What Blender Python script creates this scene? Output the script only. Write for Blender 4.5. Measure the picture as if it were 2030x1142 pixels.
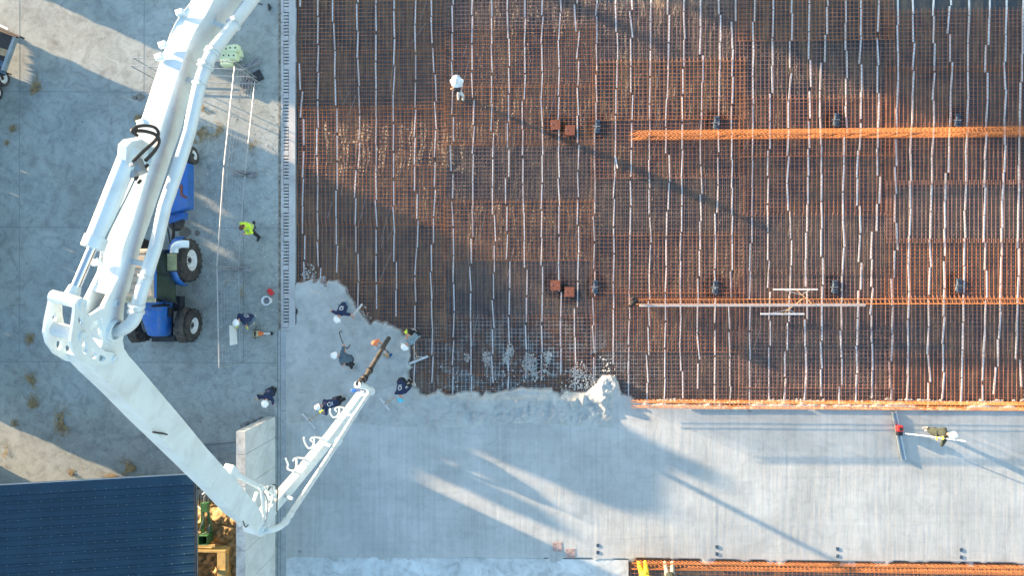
import bpy, bmesh, math, random
import numpy as np
from mathutils import Vector, Matrix
from mathutils.bvhtree import BVHTree
random.seed(7); rng = np.random.RandomState(11)
S = bpy.context.scene
for o in list(bpy.data.objects): bpy.data.objects.remove(o)
COL = S.collection
PI = math.pi
# ------------------------------------------------------------------ camera, sky, sun, exposure
F = 1350.0; CX, CY = 1015.0, 571.0; H = 27.0; TILT = math.radians(2.3)
cam = bpy.data.objects.new('camera', bpy.data.cameras.new('camera')); COL.objects.link(cam)
cam.location = (0, 0, H); cam.rotation_euler = (0, TILT, 0)
cam.data.sensor_width = 36; cam.data.lens = 36*F/2030.0
cam.data.clip_start = 0.5; cam.data.clip_end = 2000
S.camera = cam
SUN_EL = math.radians(7.5); SUN_AZ = math.radians(24.33)
SUN_DIR = Vector((-math.cos(SUN_EL)*math.cos(SUN_AZ), math.cos(SUN_EL)*math.sin(SUN_AZ), math.sin(SUN_EL)))  # towards the sun
world = bpy.data.worlds.new("World"); S.world = world; world.use_nodes = True
wn = world.node_tree.nodes; wl = world.node_tree.links
sky = wn.new('ShaderNodeTexSky'); sky.sky_type = 'NISHITA'; sky.sun_disc = False
sky.sun_elevation = SUN_EL; sky.sun_rotation = math.atan2(SUN_DIR.x, SUN_DIR.y)
sky.dust_density = 0.6; sky.ozone_density = 1.1; sky.air_density = 1.0
wl.new(sky.outputs[0], wn['Background'].inputs[0]); wn['Background'].inputs[1].default_value = 0.11
sun = bpy.data.objects.new('sun', bpy.data.lights.new('sun', 'SUN')); COL.objects.link(sun)
sun.data.energy = 4.0; sun.data.angle = math.radians(0.6); sun.data.color = (1.0, 0.70, 0.43)
sun.rotation_euler = SUN_DIR.to_track_quat('Z', 'Y').to_euler()
S.view_settings.view_transform = 'Standard'; S.view_settings.look = 'None'
S.view_settings.gamma = 1; S.view_settings.use_curve_mapping = False
S.view_settings.exposure = 2.62
S.render.engine = 'CYCLES'

# ------------------------------------------------------------------ measuring helpers
RM = Matrix.Rotation(TILT, 3, 'Y'); RMI = RM.transposed()
def ray(px, py): return RM @ Vector(((px-CX)/F, (CY-py)/F, -1.0))
def G(px, py, z=0.0):
    d = ray(px, py); t = (z-H)/d.z
    return Vector((d.x*t, d.y*t, z))
def proj(p):
    v = RMI @ (Vector(p)-Vector((0, 0, H)))
    return CX+F*v.x/-v.z, CY-F*v.y/-v.z
NB = Vector((0.9713, -0.238, 0)).normalized(); DB = 4.40
def U(px, py, off=0.0):                      # point of the boom's vertical working plane
    d = ray(px, py); o = Vector((0, 0, H))
    t = (-DB+off - NB.dot(o))/NB.dot(d)
    return o + d*t

# ------------------------------------------------------------------ numpy noise
def vnoise(x, y, seed=0):
    r = np.random.RandomState(seed).rand(256, 256)
    xi = np.floor(x).astype(int); yi = np.floor(y).astype(int)
    fx = x-xi; fy = y-yi; fx = fx*fx*(3-2*fx); fy = fy*fy*(3-2*fy)
    a = r[xi % 256, yi % 256]; b = r[(xi+1) % 256, yi % 256]; c = r[xi % 256, (yi+1) % 256]; d = r[(xi+1) % 256, (yi+1) % 256]
    return (a*(1-fx)+b*fx)*(1-fy)+(c*(1-fx)+d*fx)*fy - 0.5
def fbm(x, y, sc, octv=4, seed=0):
    t = 0; a = 1.0
    for k in range(octv):
        t = t + a*vnoise(x*sc+17.3*k, y*sc+9.1*k, seed+k); a *= .5; sc *= 2.03
    return t

# ------------------------------------------------------------------ materials
def nt(name):
    m = bpy.data.materials.new(name); m.use_nodes = True
    n = m.node_tree.nodes; return m, n, m.node_tree.links, n['Principled BSDF']
def mat(name, col, rough=.6, metal=0.0, var=.12, scale=4.0, bump=0.0, bscale=60, coat=0, spec=.5):
    m, n, l, b = nt(name)
    b.inputs['Roughness'].default_value = rough; b.inputs['Metallic'].default_value = metal
    b.inputs['Coat Weight'].default_value = coat; b.inputs['Specular IOR Level'].default_value = spec
    tc = n.new('ShaderNodeNewGeometry')
    no = n.new('ShaderNodeTexNoise'); no.inputs['Scale'].default_value = scale; no.inputs['Detail'].default_value = 5
    l.new(tc.outputs['Position'], no.inputs['Vector'])
    r = n.new('ShaderNodeValToRGB'); r.color_ramp.elements[0].position = .3; r.color_ramp.elements[1].position = .7
    r.color_ramp.elements[0].color = tuple(c*(1-var) for c in col)+(1,); r.color_ramp.elements[1].color = tuple(min(1, c*(1+var)) for c in col)+(1,)
    l.new(no.outputs[0], r.inputs[0]); l.new(r.outputs[0], b.inputs['Base Color'])
    if bump:
        n2 = n.new('ShaderNodeTexNoise'); n2.inputs['Scale'].default_value = bscale; n2.inputs['Detail'].default_value = 4
        l.new(tc.outputs['Position'], n2.inputs['Vector'])
        bp = n.new('ShaderNodeBump'); bp.inputs['Strength'].default_value = bump; bp.inputs['Distance'].default_value = .02
        l.new(n2.outputs[0], bp.inputs['Height']); l.new(bp.outputs[0], b.inputs['Normal'])
    return m
def ramp(n, l, src, stops):
    r = n.new('ShaderNodeValToRGB'); e = r.color_ramp.elements
    while len(e) < len(stops): e.new(.5)
    for i, (p, c) in enumerate(stops):
        e[i].position = p; e[i].color = (c, c, c, 1) if isinstance(c, (int, float)) else tuple(c)+(1,)
    l.new(src, r.inputs[0]); return r.outputs[0]
def noise(n, l, vec, scale, detail=5, rough=.55, dist=0.0, sx=None):
    if sx:
        mp = n.new('ShaderNodeMapping'); mp.inputs['Scale'].default_value = sx; l.new(vec, mp.inputs[0]); vec = mp.outputs[0]
    t = n.new('ShaderNodeTexNoise'); t.inputs['Scale'].default_value = scale; t.inputs['Detail'].default_value = detail
    t.inputs['Roughness'].default_value = rough; t.inputs['Distortion'].default_value = dist
    l.new(vec, t.inputs['Vector']); return t.outputs[0]
def mixc(n, l, f, a, b, mode='MIX'):
    m = n.new('ShaderNodeMix'); m.data_type = 'RGBA'; m.blend_type = mode
    for s, v in ((m.inputs[0], f), (m.inputs[6], a), (m.inputs[7], b)):
        if isinstance(v, (int, float)): s.default_value = v
        elif isinstance(v, tuple): s.default_value = v+(1,)
        else: l.new(v, s)
    return m.outputs[2]
def concrete(name, base, dark=.6, big=.35, rough=.8, streak=None, blot=.5, bump=.25, speck=True, tint=(1, 1, 1), swirl=False, fine=0):
    m, n, l, b = nt(name); g = n.new('ShaderNodeNewGeometry').outputs['Position']
    c = ramp(n, l, noise(n, l, g, big, 8, .6, .3), [(.3, tuple(x*dark for x in base)), (.52, base), (.75, tuple(min(1, x*1.18) for x in base))])
    c = mixc(n, l, blot, c, ramp(n, l, noise(n, l, g, 2.2, 9, .68, 1.0), [(.3, .55), (.5, .95), (.72, 1.15)]), 'MULTIPLY')
    if swirl:
        c = mixc(n, l, .5, c, ramp(n, l, noise(n, l, g, .6, 6, .6, 4.0), [(.36, .7), (.5, 1), (.8, 1.05)]), 'MULTIPLY')
        c = mixc(n, l, .5, c, ramp(n, l, noise(n, l, g, 5.5, 6, .7, 3.0), [(.33, .75), (.46, 1), (.8, 1.06)]), 'MULTIPLY')
        c = mixc(n, l, ramp(n, l, noise(n, l, g, .22, 3, .5, 0), [(.45, 0.0), (.62, .6)]), c, mixc(n, l, 1.0, c, (1.04, .98, .90), 'MULTIPLY'))
    if streak:
        c = mixc(n, l, streak, c, ramp(n, l, noise(n, l, g, 1.0, 4, .5, 0, (9, .25, 1)), [(.3, .78), (.5, 1), (.7, 1.12)]), 'MULTIPLY')
        c = mixc(n, l, streak*.7, c, ramp(n, l, noise(n, l, g, 1.0, 4, .6, 0, (.25, 3.5, 1)), [(.3, .8), (.5, 1), (.7, 1.1)]), 'MULTIPLY')
    if speck:
        c = mixc(n, l, 1.0, c, ramp(n, l, noise(n, l, g, 11, 3, .5, .2), [(.26, .45), (.33, 1)]), 'MULTIPLY')
        c = mixc(n, l, ramp(n, l, noise(n, l, g, 16, 2, .5, .2), [(.70, 0), (.76, .7)]), c, (.75, .76, .76))
    l.new(c, b.inputs['Base Color']); b.inputs['Roughness'].default_value = rough
    h = noise(n, l, g, 14, 8, .7, .3)
    bp = n.new('ShaderNodeBump'); bp.inputs['Strength'].default_value = bump; bp.inputs['Distance'].default_value = .02
    l.new(h, bp.inputs['Height'])
    if fine:
        w = noise(n, l, g, 1.0, 3, .6, 0, (14, 1.2, 1)); b2 = n.new('ShaderNodeBump'); b2.inputs['Strength'].default_value = fine; b2.inputs['Distance'].default_value = .012
        l.new(w, b2.inputs['Height']); l.new(bp.outputs[0], b2.inputs['Normal']); l.new(b2.outputs[0], b.inputs['Normal'])
    else: l.new(bp.outputs[0], b.inputs['Normal'])
    return m
M = {}
M['yard'] = concrete('yard_concrete', (.335, .385, .385), .74, .3, .85, None, .72, .3, True, swirl=True)
M['strip'] = concrete('strip_concrete', (.47, .48, .48), .85, .5, .8, None, .5, .2, False)
M['kerb'] = concrete('kerb_concrete', (.36, .40, .42), .8, .8, .8, None, .6, .2, False)
M['old'] = concrete('old_slab_concrete', (.56, .62, .64), .75, .7, .75, None, .9, .2, False)
M['slab'] = concrete('fresh_concrete', (.44, .465, .46), .82, .45, .55, .45, .34, .18, False, fine=.35)
M['rough'] = concrete('poured_concrete', (.44, .465, .455), .86, 1.0, .7, None, .55, .8, False)
M['wall'] = concrete('wall_concrete', (.52, .54, .54), .85, 1.0, .85, None, .45, .15, False)
M['walltop'] = concrete('wall_top_concrete', (.50, .49, .46), .7, 2.5, .9, None, .9, .4, True)
M['block'] = concrete('block_concrete', (.25, .26, .27), .7, 3, .9, None, .7, .4, False)
M['dirt'] = mat('bare_soil', (.16, .13, .10), .95, 0, .4, 1.2, .6, 12)
M['white'] = mat('white_boom_paint', (.66, .76, .81), .42, 0, .05, 2.0, coat=.25)
M['pipew'] = mat('white_pipe_paint', (.62, .69, .72), .42, 0, .05, 5.0, coat=.15)
def grime(m_, dirt, amt, sc=3.0):
    n = m_.node_tree.nodes; l = m_.node_tree.links; b = n['Principled BSDF']; src = b.inputs['Base Color'].links[0].from_socket
    g = n.new('ShaderNodeNewGeometry').outputs['Position']
    c = mixc(n, l, ramp(n, l, noise(n, l, g, sc, 8, .7, 1.2), [(.45, 0), (.75, amt)]), src, dirt)
    c = mixc(n, l, ramp(n, l, noise(n, l, g, sc*9, 3, .6, .5), [(.68, 0), (.74, amt)]), c, dirt)
    l.new(c, b.inputs['Base Color'])
grime(M['white'], (.30, .31, .30), .42, 1.6); grime(M['pipew'], (.32, .32, .30), .35, 3.0)
M['chrome'] = mat('chromed_rod', (.75, .78, .8), .12, 1.0, .02)
M['hosebk'] = mat('black_rubber', (.022, .023, .025), .5, 0, .2, 12)
M['tyre'] = mat('tyre_rubber', (.03, .03, .031), .85, 0, .35, 8, .3, 40); grime(M['tyre'], (.13, .115, .095), .8, 3)
M['blue'] = mat('blue_tractor_paint', (.012, .12, .44), .42, 0, .12, 3, coat=.2); grime(M['blue'], (.14, .17, .20), .6, 2.5)
M['navymetal'] = mat('dark_metal', (.035, .04, .045), .55, .3, .3, 8)
M['tan'] = mat('tan_cab_roof', (.40, .33, .25), .6, 0, .15, 4)
M['glass'] = mat('cab_glass', (.03, .045, .03), .12, 0, .25, 2.5)
M['palewindow'] = mat('dusty_side_window', (.26, .27, .14), .3, 0, .25, 5)
M['rim'] = mat('white_rim', (.72, .73, .73), .5, 0, .08, 8); grime(M['rim'], (.3, .27, .23), .5, 5)
M['galv'] = mat('galvanised_steel', (.38, .41, .43), .42, .55, .12, 6)
M['steel'] = mat('grey_steel', (.27, .33, .36), .45, .5, .15, 5)
M['plate'] = mat('rusty_plate', (.19, .065, .040), .85, 0, .3, 14, .4, 60)
M['black'] = mat('black_plastic', (.015, .018, .024), .45, 0, .3, 10)
M['bluegrey'] = mat('bluish_block', (.05, .085, .13), .45, .2, .5, 14)
M['board'] = mat('grey_board', (.52, .51, .50), .7, 0, .15, 5, .2, 30)
M['brace'] = mat('brace_paint', (.10, .15, .18), .6, 0, .15, 5)
M['alu'] = mat('aluminium', (.68, .70, .72), .35, .5, .08, 7)
M['wood'] = mat('bare_timber', (.42, .30, .17), .75, 0, .2, 6)
M['yellowwood'] = mat('yellow_timber', (.60, .44, .18), .7, 0, .16, 5, .2, 30)
M['green'] = mat('green_machine_paint', (.05, .17, .07), .5, 0, .25, 8)
M['palegreen'] = mat('pale_green_plastic', (.62, .70, .45), .55, 0, .1, 5)
M['red'] = mat('red_plastic', (.60, .03, .03), .45, 0, .1, 6)
M['orange'] = mat('orange_plastic', (.75, .17, .04), .45, 0, .1, 6)
M['olive'] = mat('olive_casing', (.42, .38, .24), .5, 0, .2, 12)
M['whiteplastic'] = mat('white_plastic', (.72, .74, .75), .5, 0, .06, 8)
M['spacer'] = mat('pale_spacer', (.66, .69, .72), .6, 0, .12, 6)
M['straw'] = mat('loose_straw', (.34, .26, .14), .9, 0, .45, 6)
M['hay'] = mat('golden_chaff', (.36, .25, .12), .95, 0, .45, 5, .8, 20)
M['leaf'] = mat('screen_leaf', (.06, .10, .035), .8, 0, .4, 2)  # leaves of the added up-sun shade screen
M['skin'] = mat('skin', (.52, .28, .20), .55, 0, .08, 12)
M['helmet'] = mat('white_helmet', (.82, .84, .84), .35, 0, .03, 6)
M['boot'] = mat('pale_boot', (.42, .43, .41), .7, 0, .25, 12)
M['bootbk'] = mat('black_boot', (.02, .022, .024), .6, 0, .25, 12)
M['hair'] = mat('brown_hair', (.10, .045, .02), .7, 0, .3, 40)
M['eye'] = mat('eye_dark', (.02, .015, .01), .2, 0)
M['print'] = mat('white_print', (.75, .77, .78), .7, 0, .03)
def cloth(name, col): M[name] = mat(name, col, .9, 0, .22, 7, .5, 26)
for nm, c in dict(navy=(.013, .026, .075), whitecloth=(.72, .76, .78), hivis=(.56, .80, .06), slate=(.07, .115, .155), bluegreycloth=(.17, .25, .31),
                  greycloth=(.36, .40, .43), blackcloth=(.014, .016, .02), jeans=(.10, .16, .22), khaki=(.36, .34, .28), darkgreen=(.030, .042, .034),
                  yellowcloth=(.75, .52, .03), blueboot=(.02, .10, .26), paletrousers=(.42, .52, .60), turq=(.10, .50, .70), orangecap=(.72, .22, .10), brownshort=(.35, .25, .14)).items(): cloth(nm, c)
# roofing
m, n, l, b = nt('blue_roof_sheet'); g = n.new('ShaderNodeNewGeometry').outputs['Position']
c = ramp(n, l, noise(n, l, g, .9, 6, .6, .4), [(.3, (.0035, .030, .062)), (.7, (.006, .042, .085))])
c = mixc(n, l, ramp(n, l, noise(n, l, g, 7, 3, .5, .6), [(.73, 0), (.80, .5)]), c, (.35, .40, .45))
c = mixc(n, l, ramp(n, l, noise(n, l, g, .5, 6, .65, 1.0, (.6, 2.5, 1)), [(.45, 0), (.7, .35)]), c, (.02, .06, .10))
l.new(c, b.inputs['Base Color']); b.inputs['Roughness'].default_value = .5; b.inputs['Specular IOR Level'].default_value = .3; M['roof'] = m
# black film under the bars: navy sheet with dusty brown smears
m, n, l, b = nt('black_film'); g = n.new('ShaderNodeNewGeometry').outputs['Position']
f = ramp(n, l, noise(n, l, g, .55, 7, .65, .8), [(.36, .1), (.56, 1)])
f2 = ramp(n, l, noise(n, l, g, 1.0, 6, .7, .5, (4.5, .5, 1)), [(.40, 0.15), (.60, 1)])
ff = mixc(n, l, 1.0, f, f2, 'MULTIPLY')
c = mixc(n, l, ff, (.024, .042, .062), (.185, .138, .092))
c = mixc(n, l, ramp(n, l, noise(n, l, g, 1.4, 8, .75, 1.2), [(.60, 0), (.75, .15)]), c, (.30, .27, .22))
l.new(c, b.inputs['Base Color']); b.inputs['Roughness'].default_value = .42
bp = n.new('ShaderNodeBump'); bp.inputs['Strength'].default_value = 1.0; bp.inputs['Distance'].default_value = .09
l.new(noise(n, l, g, 1.0, 7, .65, 1.5, (5, 1.2, 1)), bp.inputs['Height']); l.new(bp.outputs[0], b.inputs['Normal']); M['film'] = m
# rusty bars, pale where concrete has splashed on them
def rust(name, col):
    m, n, l, b = nt(name); g = n.new('ShaderNodeNewGeometry').outputs['Position']
    c = ramp(n, l, noise(n, l, g, 2.5, 5, .6), [(.3, tuple(x*.62 for x in col)), (.55, col), (.75, tuple(min(1, x*1.3) for x in col))])
    sc = G(1030, 740); vm = n.new('ShaderNodeVectorMath'); vm.operation = 'DISTANCE'
    mp = n.new('ShaderNodeMapping'); mp.inputs['Scale'].default_value = (.55, 1.25, 0); l.new(g, mp.inputs[0])
    l.new(mp.outputs[0], vm.inputs[0]); vm.inputs[1].default_value = (sc.x*.55, sc.y*1.25, 0)
    reg = ramp(n, l, vm.outputs['Value'], [(0, 1)]) 
    mr = n.new('ShaderNodeMapRange'); l.new(vm.outputs['Value'], mr.inputs[0]); mr.inputs[1].default_value = 3.6; mr.inputs[2].default_value = 1.0
    nn = ramp(n, l, noise(n, l, g, 1.7, 6, .7, 1.0), [(.47, 0), (.56, 1)])
    f = mixc(n, l, 1.0, nn, mr.outputs[0], 'MULTIPLY')
    c = mixc(n, l, f, c, (.50, .53, .54)); l.new(c, b.inputs['Base Color']); b.inputs['Roughness'].default_value = .85
    return m
RUST = [rust('rust_bright', (.42, .165, .08)), rust('rust_brown', (.30, .16, .115)), rust('rust_pink', (.35, .19, .15)), rust('rust_orange', (.50, .19, .07))]
RUSTLO = rust('rust_dusty', (.20, .18, .178))
CAGE = mat('orange_cage_rust', (.50, .19, .055), .8, 0, .25, 3)

# ------------------------------------------------------------------ mesh helpers
def spl(pts, k=6):                                            # smooth interpolation of a list of tuples
    n = len(pts); out = []
    for i in range(n-1):
        p0, p1, p2, p3 = pts[max(i-1, 0)], pts[i], pts[i+1], pts[min(i+2, n-1)]
        for j in range(k):
            t_ = j/k; out.append(tuple(.5*((2*b1)+(-a1+c1)*t_+(2*a1-5*b1+4*c1-d1)*t_**2+(-a1+3*b1-3*c1+d1)*t_**3) for a1, b1, c1, d1 in zip(p0, p1, p2, p3)))
    out.append(tuple(pts[-1])); return out
class MB:
    def __init__(s): s.v = []; s.f = []
    def add(s, vs, fs):
        k = len(s.v); s.v += [tuple(v) for v in vs]; s.f += [tuple(i+k for i in f) for f in fs]; return s
    def box(s, c, size, rz=0, mtx=None):
        c = Vector(c); x, y, z = [q/2 for q in size]; R = mtx or Matrix.Rotation(rz, 3, 'Z')
        vs = [c+R@Vector((a*x, b_*y, d*z)) for d in (-1, 1) for a, b_ in ((-1, -1), (1, -1), (1, 1), (-1, 1))]
        return s.add(vs, [(3, 2, 1, 0), (4, 5, 6, 7), (0, 1, 5, 4), (1, 2, 6, 5), (2, 3, 7, 6), (3, 0, 4, 7)])
    def bar(s, a, b, w, h=None):
        a = Vector(a); b = Vector(b); d = b-a; L = d.length
        if L < 1e-5: return s
        h = h or w; z = d/L; up = Vector((0, 0, 1)) if abs(z.z) < .95 else Vector((0, 1, 0))
        x = z.cross(up).normalized(); y = x.cross(z); R = Matrix((x, z, y)).transposed()
        return s.box((a+b)/2, (w, L, h), mtx=R)
    def tube(s, pts, r, seg=12, cap=True):
        pts = [Vector(p) for p in pts]; rs = r if isinstance(r, (list, tuple)) else [r]*len(pts); k = len(s.v)
        prev = None; n = len(pts)
        for i, p in enumerate(pts):
            d = (pts[min(i+1, n-1)]-pts[max(i-1, 0)]).normalized()
            if prev is None:
                up = Vector((0, 0, 1)) if abs(d.z) < .9 else Vector((1, 0, 0)); x = d.cross(up).normalized()
            else: x = (prev-d*prev.dot(d)).normalized()
            prev = x; y = d.cross(x)
            for j in range(seg):
                a = 2*PI*j/seg; s.v.append(tuple(p+(x*math.cos(a)+y*math.sin(a))*rs[i]))
        for i in range(n-1):
            for j in range(seg):
                s.f.append((k+i*seg+j, k+i*seg+(j+1) % seg, k+(i+1)*seg+(j+1) % seg, k+(i+1)*seg+j))
        if cap:
            s.f.append(tuple(k+j for j in reversed(range(seg)))); s.f.append(tuple(k+(n-1)*seg+j for j in range(seg)))
        return s
    def prism(s, poly, off):                     # poly: 3D points, off: extrusion vector
        n = len(poly); a = [Vector(p) for p in poly]; b_ = [p+off for p in a]
        return s.add(a+b_, [tuple(range(n)), tuple(reversed(range(n, 2*n)))]+[(i, i+n, (i+1) % n+n, (i+1) % n) for i in range(n)])
    def lathe(s, prof, seg, mtx, cap=True):      # prof [(r,z)]
        k = len(s.v); n = len(prof)
        for r, z in prof:
            for j in range(seg):
                a = 2*PI*j/seg; s.v.append(tuple(mtx @ Vector((r*math.cos(a), r*math.sin(a), z))))
        for i in range(n-1):
            for j in range(seg): s.f.append((k+i*seg+j, k+i*seg+(j+1) % seg, k+(i+1)*seg+(j+1) % seg, k+(i+1)*seg+j))
        if cap: s.f.append(tuple(k+j for j in reversed(range(seg)))); s.f.append(tuple(k+(n-1)*seg+j for j in range(seg)))
        return s
    def mesh(s, name, m, smooth=False, o=None):
        me = bpy.data.meshes.new(name); o = Vector(o) if o is not None else Vector((0, 0, 0))
        me.from_pydata([tuple(Vector(v)-o) for v in s.v], [], s.f); me.materials.append(m)
        bm = bmesh.new(); bm.from_mesh(me); bmesh.ops.recalc_face_normals(bm, faces=bm.faces); bm.to_mesh(me); bm.free()
        if smooth:
            for p in me.polygons: p.use_smooth = True
            try: me.set_sharp_from_angle(angle=math.radians(38))
            except Exception: pass
        return me
    def build(s, name, m, parent=None, smooth=False, bevel=0, origin=None):
        o = None
        if parent is not None: o = root_loc(parent)
        elif origin is not None: o = Vector(origin)
        me = s.mesh(name, m, smooth, o)
        ob = bpy.data.objects.new(name, me); COL.objects.link(ob)
        if parent is not None: ob.parent = parent
        elif origin is not None: ob.location = o
        if bevel:
            md = ob.modifiers.new('b', 'BEVEL'); md.width = bevel; md.segments = 2; md.limit_method = 'ANGLE'
        return ob
def root_loc(p):
    t = Vector((0, 0, 0))
    while p is not None: t += p.location; p = p.parent
    return t
def tag(o, label=None, cat=None, group=None, kind=None):
    if label: o['label'] = label
    if cat: o['category'] = cat
    if group: o['group'] = group
    if kind: o['kind'] = kind
    return o
def thing(name, label, cat, loc, group=None):
    o = bpy.data.objects.new(name, None); COL.objects.link(o); o.location = loc; o.empty_display_size = .3
    return tag(o, label, cat, group)
def grid_mesh(name, X, Y, Z, mats, keep=None, matidx=None):
    ny, nx = X.shape; me = bpy.data.meshes.new(name)
    v = np.stack([X, Y, Z], -1).reshape(-1, 3)
    idx = np.arange(nx*ny).reshape(ny, nx)
    q = np.stack([idx[:-1, :-1], idx[:-1, 1:], idx[1:, 1:], idx[1:, :-1]], -1).reshape(-1, 4)
    if keep is not None:
        kf = (keep[:-1, :-1] | keep[1:, 1:] | keep[:-1, 1:] | keep[1:, :-1]).reshape(-1); q = q[kf]
    me.vertices.add(len(v)); me.vertices.foreach_set('co', v.reshape(-1).astype(np.float32))
    me.loops.add(q.size); me.loops.foreach_set('vertex_index', q.reshape(-1).astype(np.int32))
    me.polygons.add(len(q)); me.polygons.foreach_set('loop_start', (np.arange(len(q))*4).astype(np.int32))
    me.update(calc_edges=True); me.validate()
    for m_ in mats: me.materials.append(m_)
    if matidx is not None:
        mi = matidx[:-1, :-1].reshape(-1)
        if keep is not None: mi = mi[kf]
        me.polygons.foreach_set('material_index', mi.astype(np.int32))
    me.polygons.foreach_set('use_smooth', np.ones(len(q), bool))
    ob = bpy.data.objects.new(name, me); COL.objects.link(ob); return ob
def pip(px, py, poly):
    ins = np.zeros(px.shape, bool); n = len(poly)
    for i in range(n):
        x1, y1 = poly[i]; x2, y2 = poly[(i+1) % n]
        c = ((y1 > py) != (y2 > py)) & (px < (x2-x1)*(py-y1)/((y2-y1)+1e-12)+x1); ins ^= c
    return ins
def blur(a, k, it=2):
    for _ in range(it):
        for ax in (0, 1):
            p = np.pad(a, [(k, k) if i == ax else (0, 0) for i in (0, 1)], mode='edge'); cs = np.cumsum(p, axis=ax)
            z = np.zeros_like(np.take(cs, [0], ax)); cs = np.concatenate([z, cs], ax)
            n_ = a.shape[ax]; w = 2*k+1
            a = (np.take(cs, range(w, w+n_), ax)-np.take(cs, range(0, n_), ax))/w
    return a
def topx(X, Y, Z=0):     # vectorised projection
    c, s_ = math.cos(TILT), math.sin(TILT); zz = Z-H
    vx = c*X - s_*zz; vz = s_*X + c*zz
    return CX+F*vx/-vz, CY-F*Y/-vz

XL = G(553, 571).x; XS0 = G(585, 571).x; XSL = G(567, 571).x
# ------------------------------------------------------------------ ground, yard, strip, kerb
mb = MB(); mb.add([(-400, -400, -.5), (400, -400, -.5), (400, 400, -.5), (-400, 400, -.5)], [(0, 1, 2, 3)])
tag(mb.build('ground', M['dirt']), kind='structure')
YB = G(553, 655).y
mb = MB(); mb.box(((-70+XL)/2, 0, -.25), (XL+70, 140, .5)); yard = mb.build('yard', M['yard']); tag(yard, kind='structure')
# saw-cut joints as thin dark grooves
mj = MB()
def joint(a, b, w=.015): mj.bar(G(a[0], a[1], .001), G(b[0], b[1], .001), w, .004)
for y0, y1 in ((180, 184), (450, 452), (717, 720)): joint((-30, y0), (552, y1))
joint((286, -20), (285, 184)); joint((39, -20), (39, 700)); joint((483, 390), (483, 720))
M['joint'] = mat('dark_joint', (.17, .19, .20), .95); M['soil'] = mat('dirt_line', (.20, .19, .16), .95, 0, .5, 6)
tag(mj.build('yard_joints', M['joint']), kind='structure')
# slotted drainage channel: side strips, cross ribs, dark channel floor
dr = thing('drainage_channel', 'pale concrete drainage channel with dark cross slots running beside the rebar bed', 'drain channel', (G(568, 655).x, YB, 0))
xa, xb, xc = G(561.8, 571).x, G(572.6, 571).x, XS0; YT = 15.0
mb = MB(); mb.box(((XL+xa)/2+.003, (YB+YT)/2, -.147), (xa-XL-.006, YT-YB, .30)); mb.box(((xb+xc)/2, (YB+YT)/2, -.146), (xc-xb, YT-YB, .30))
mb.box(((xa+xb)/2, YB+.05, -.147), (xb-xa-.004, .1, .298))
mb.build('side_strip', M['strip'], dr)
mb = MB(); y = YB+.12; k = 0; rs = random.Random(3)
while y < YT:
    wdt = .085 if k % 8 else .20
    mb.box(((xa+xb)/2+(.012 if (k//8) % 2 else -.012), y+wdt/2, -.04), (xb-xa-.004+.03*0, wdt, .085)); y += wdt+.045; k += 1
tag(mb.build('slot_ribs', M['strip'], dr), kind='stuff')
mb = MB(); mb.box(((xa+xb)/2, (YB+YT)/2, -.28), (xb-xa, YT-YB-.02, .02)); mb.build('channel_floor', M['black'], dr)
# dirt line left of channel, kerb below it
mb = MB(); mb.box((XL+.03, (YB+YT)/2, .0035), (.10, YT-YB, .004)); tag(mb.build('dirt_line', M['soil']), kind='structure')
mb = MB(); mb.box(((XL+XSL)/2+.0, (YB-30)/2-.01, -.145), (XSL-XL-.004, -(-30-YB)-.0, .30))
tag(mb.build('kerb_strip', M['kerb']), kind='structure')
mb = MB()
for px in (550, 556): mb.bar(G(px, 656, .007), G(px, 1160, .007), .018, .004)
for py in (707, 815, 921): mb.bar(G(556, py, .008), G(566, py, .008), .016, .004)
tag(mb.build('kerb_joints', M['joint']), kind='structure')
# old slab bottom
mb = MB(); p0 = G(567, 1101); p1 = G(1246, 1108)
mb.box(((XSL+p1.x)/2, (p0.y-30)/2, -.245), (p1.x-XSL-.004, p0.y+30, .47)); tag(mb.build('old_slab', M['old']), kind='structure')

# ------------------------------------------------------------------ film bed
x0, x1 = XS0-.01, G(2350, 571).x
xs = np.arange(x0, x1, .06); ys = np.arange(-19, 15, .06); X, Y = np.meshgrid(xs, ys)
Z = -.17+.035*fbm(X, Y, .8, 3, 5)+.03*fbm(X*3.2, Y*.7, 1.0, 3, 31)+.02*fbm(X, Y, 3.5, 2, 9)
PLATES = [(1101, 247), (1130, 258), (1101, 566), (1129, 579)]
for px, py in PLATES+[(1185, 250), (1180, 570), (1420, 245), (1660, 237), (1900, 235), (1420, 570), (1656, 568), (1900, 566)]:
    p = G(px, py, -.1); d2 = ((X-p.x)/.33)**2+((Y-p.y)/.42)**2; Z = Z-.22*np.exp(-d2**1.5)
film = grid_mesh('film_bed', X, Y, Z, [M['film']]); tag(film, kind='structure')

# ------------------------------------------------------------------ fresh slab heightfield
TOP = [(583, 560), (600, 555), (614, 560), (622, 566), (634, 563), (648, 556), (668, 559), (686, 570), (690, 584), (684, 592), (696, 598), (706, 612), (716, 628), (734, 637), (742, 633), (755, 631), (766, 640), (778, 646), (790, 657), (800, 666), (811, 682), (815, 705), (812, 735), (815, 760), (826, 778), (845, 785), (870, 780), (900, 783), (930, 775), (950, 772), (975, 777), (1000, 779), (1040, 774), (1090, 779), (1130, 774), (1160, 778), (1175, 768), (1180, 752), (1195, 745), (1212, 742), (1228, 750), (1235, 765), (1238, 785), (1245, 797), (1250, 803), (2400, 808)]
POLY = TOP+[(2400, 1122), (1248, 1109), (566.5, 1107), (566.5, 655), (583, 655)]
xs = np.arange(XSL+.001, G(2350, 571).x, .045); ys = np.arange(G(0, 1124).y, G(0, 545).y, .045); X, Y = np.meshgrid(xs, ys)
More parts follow.
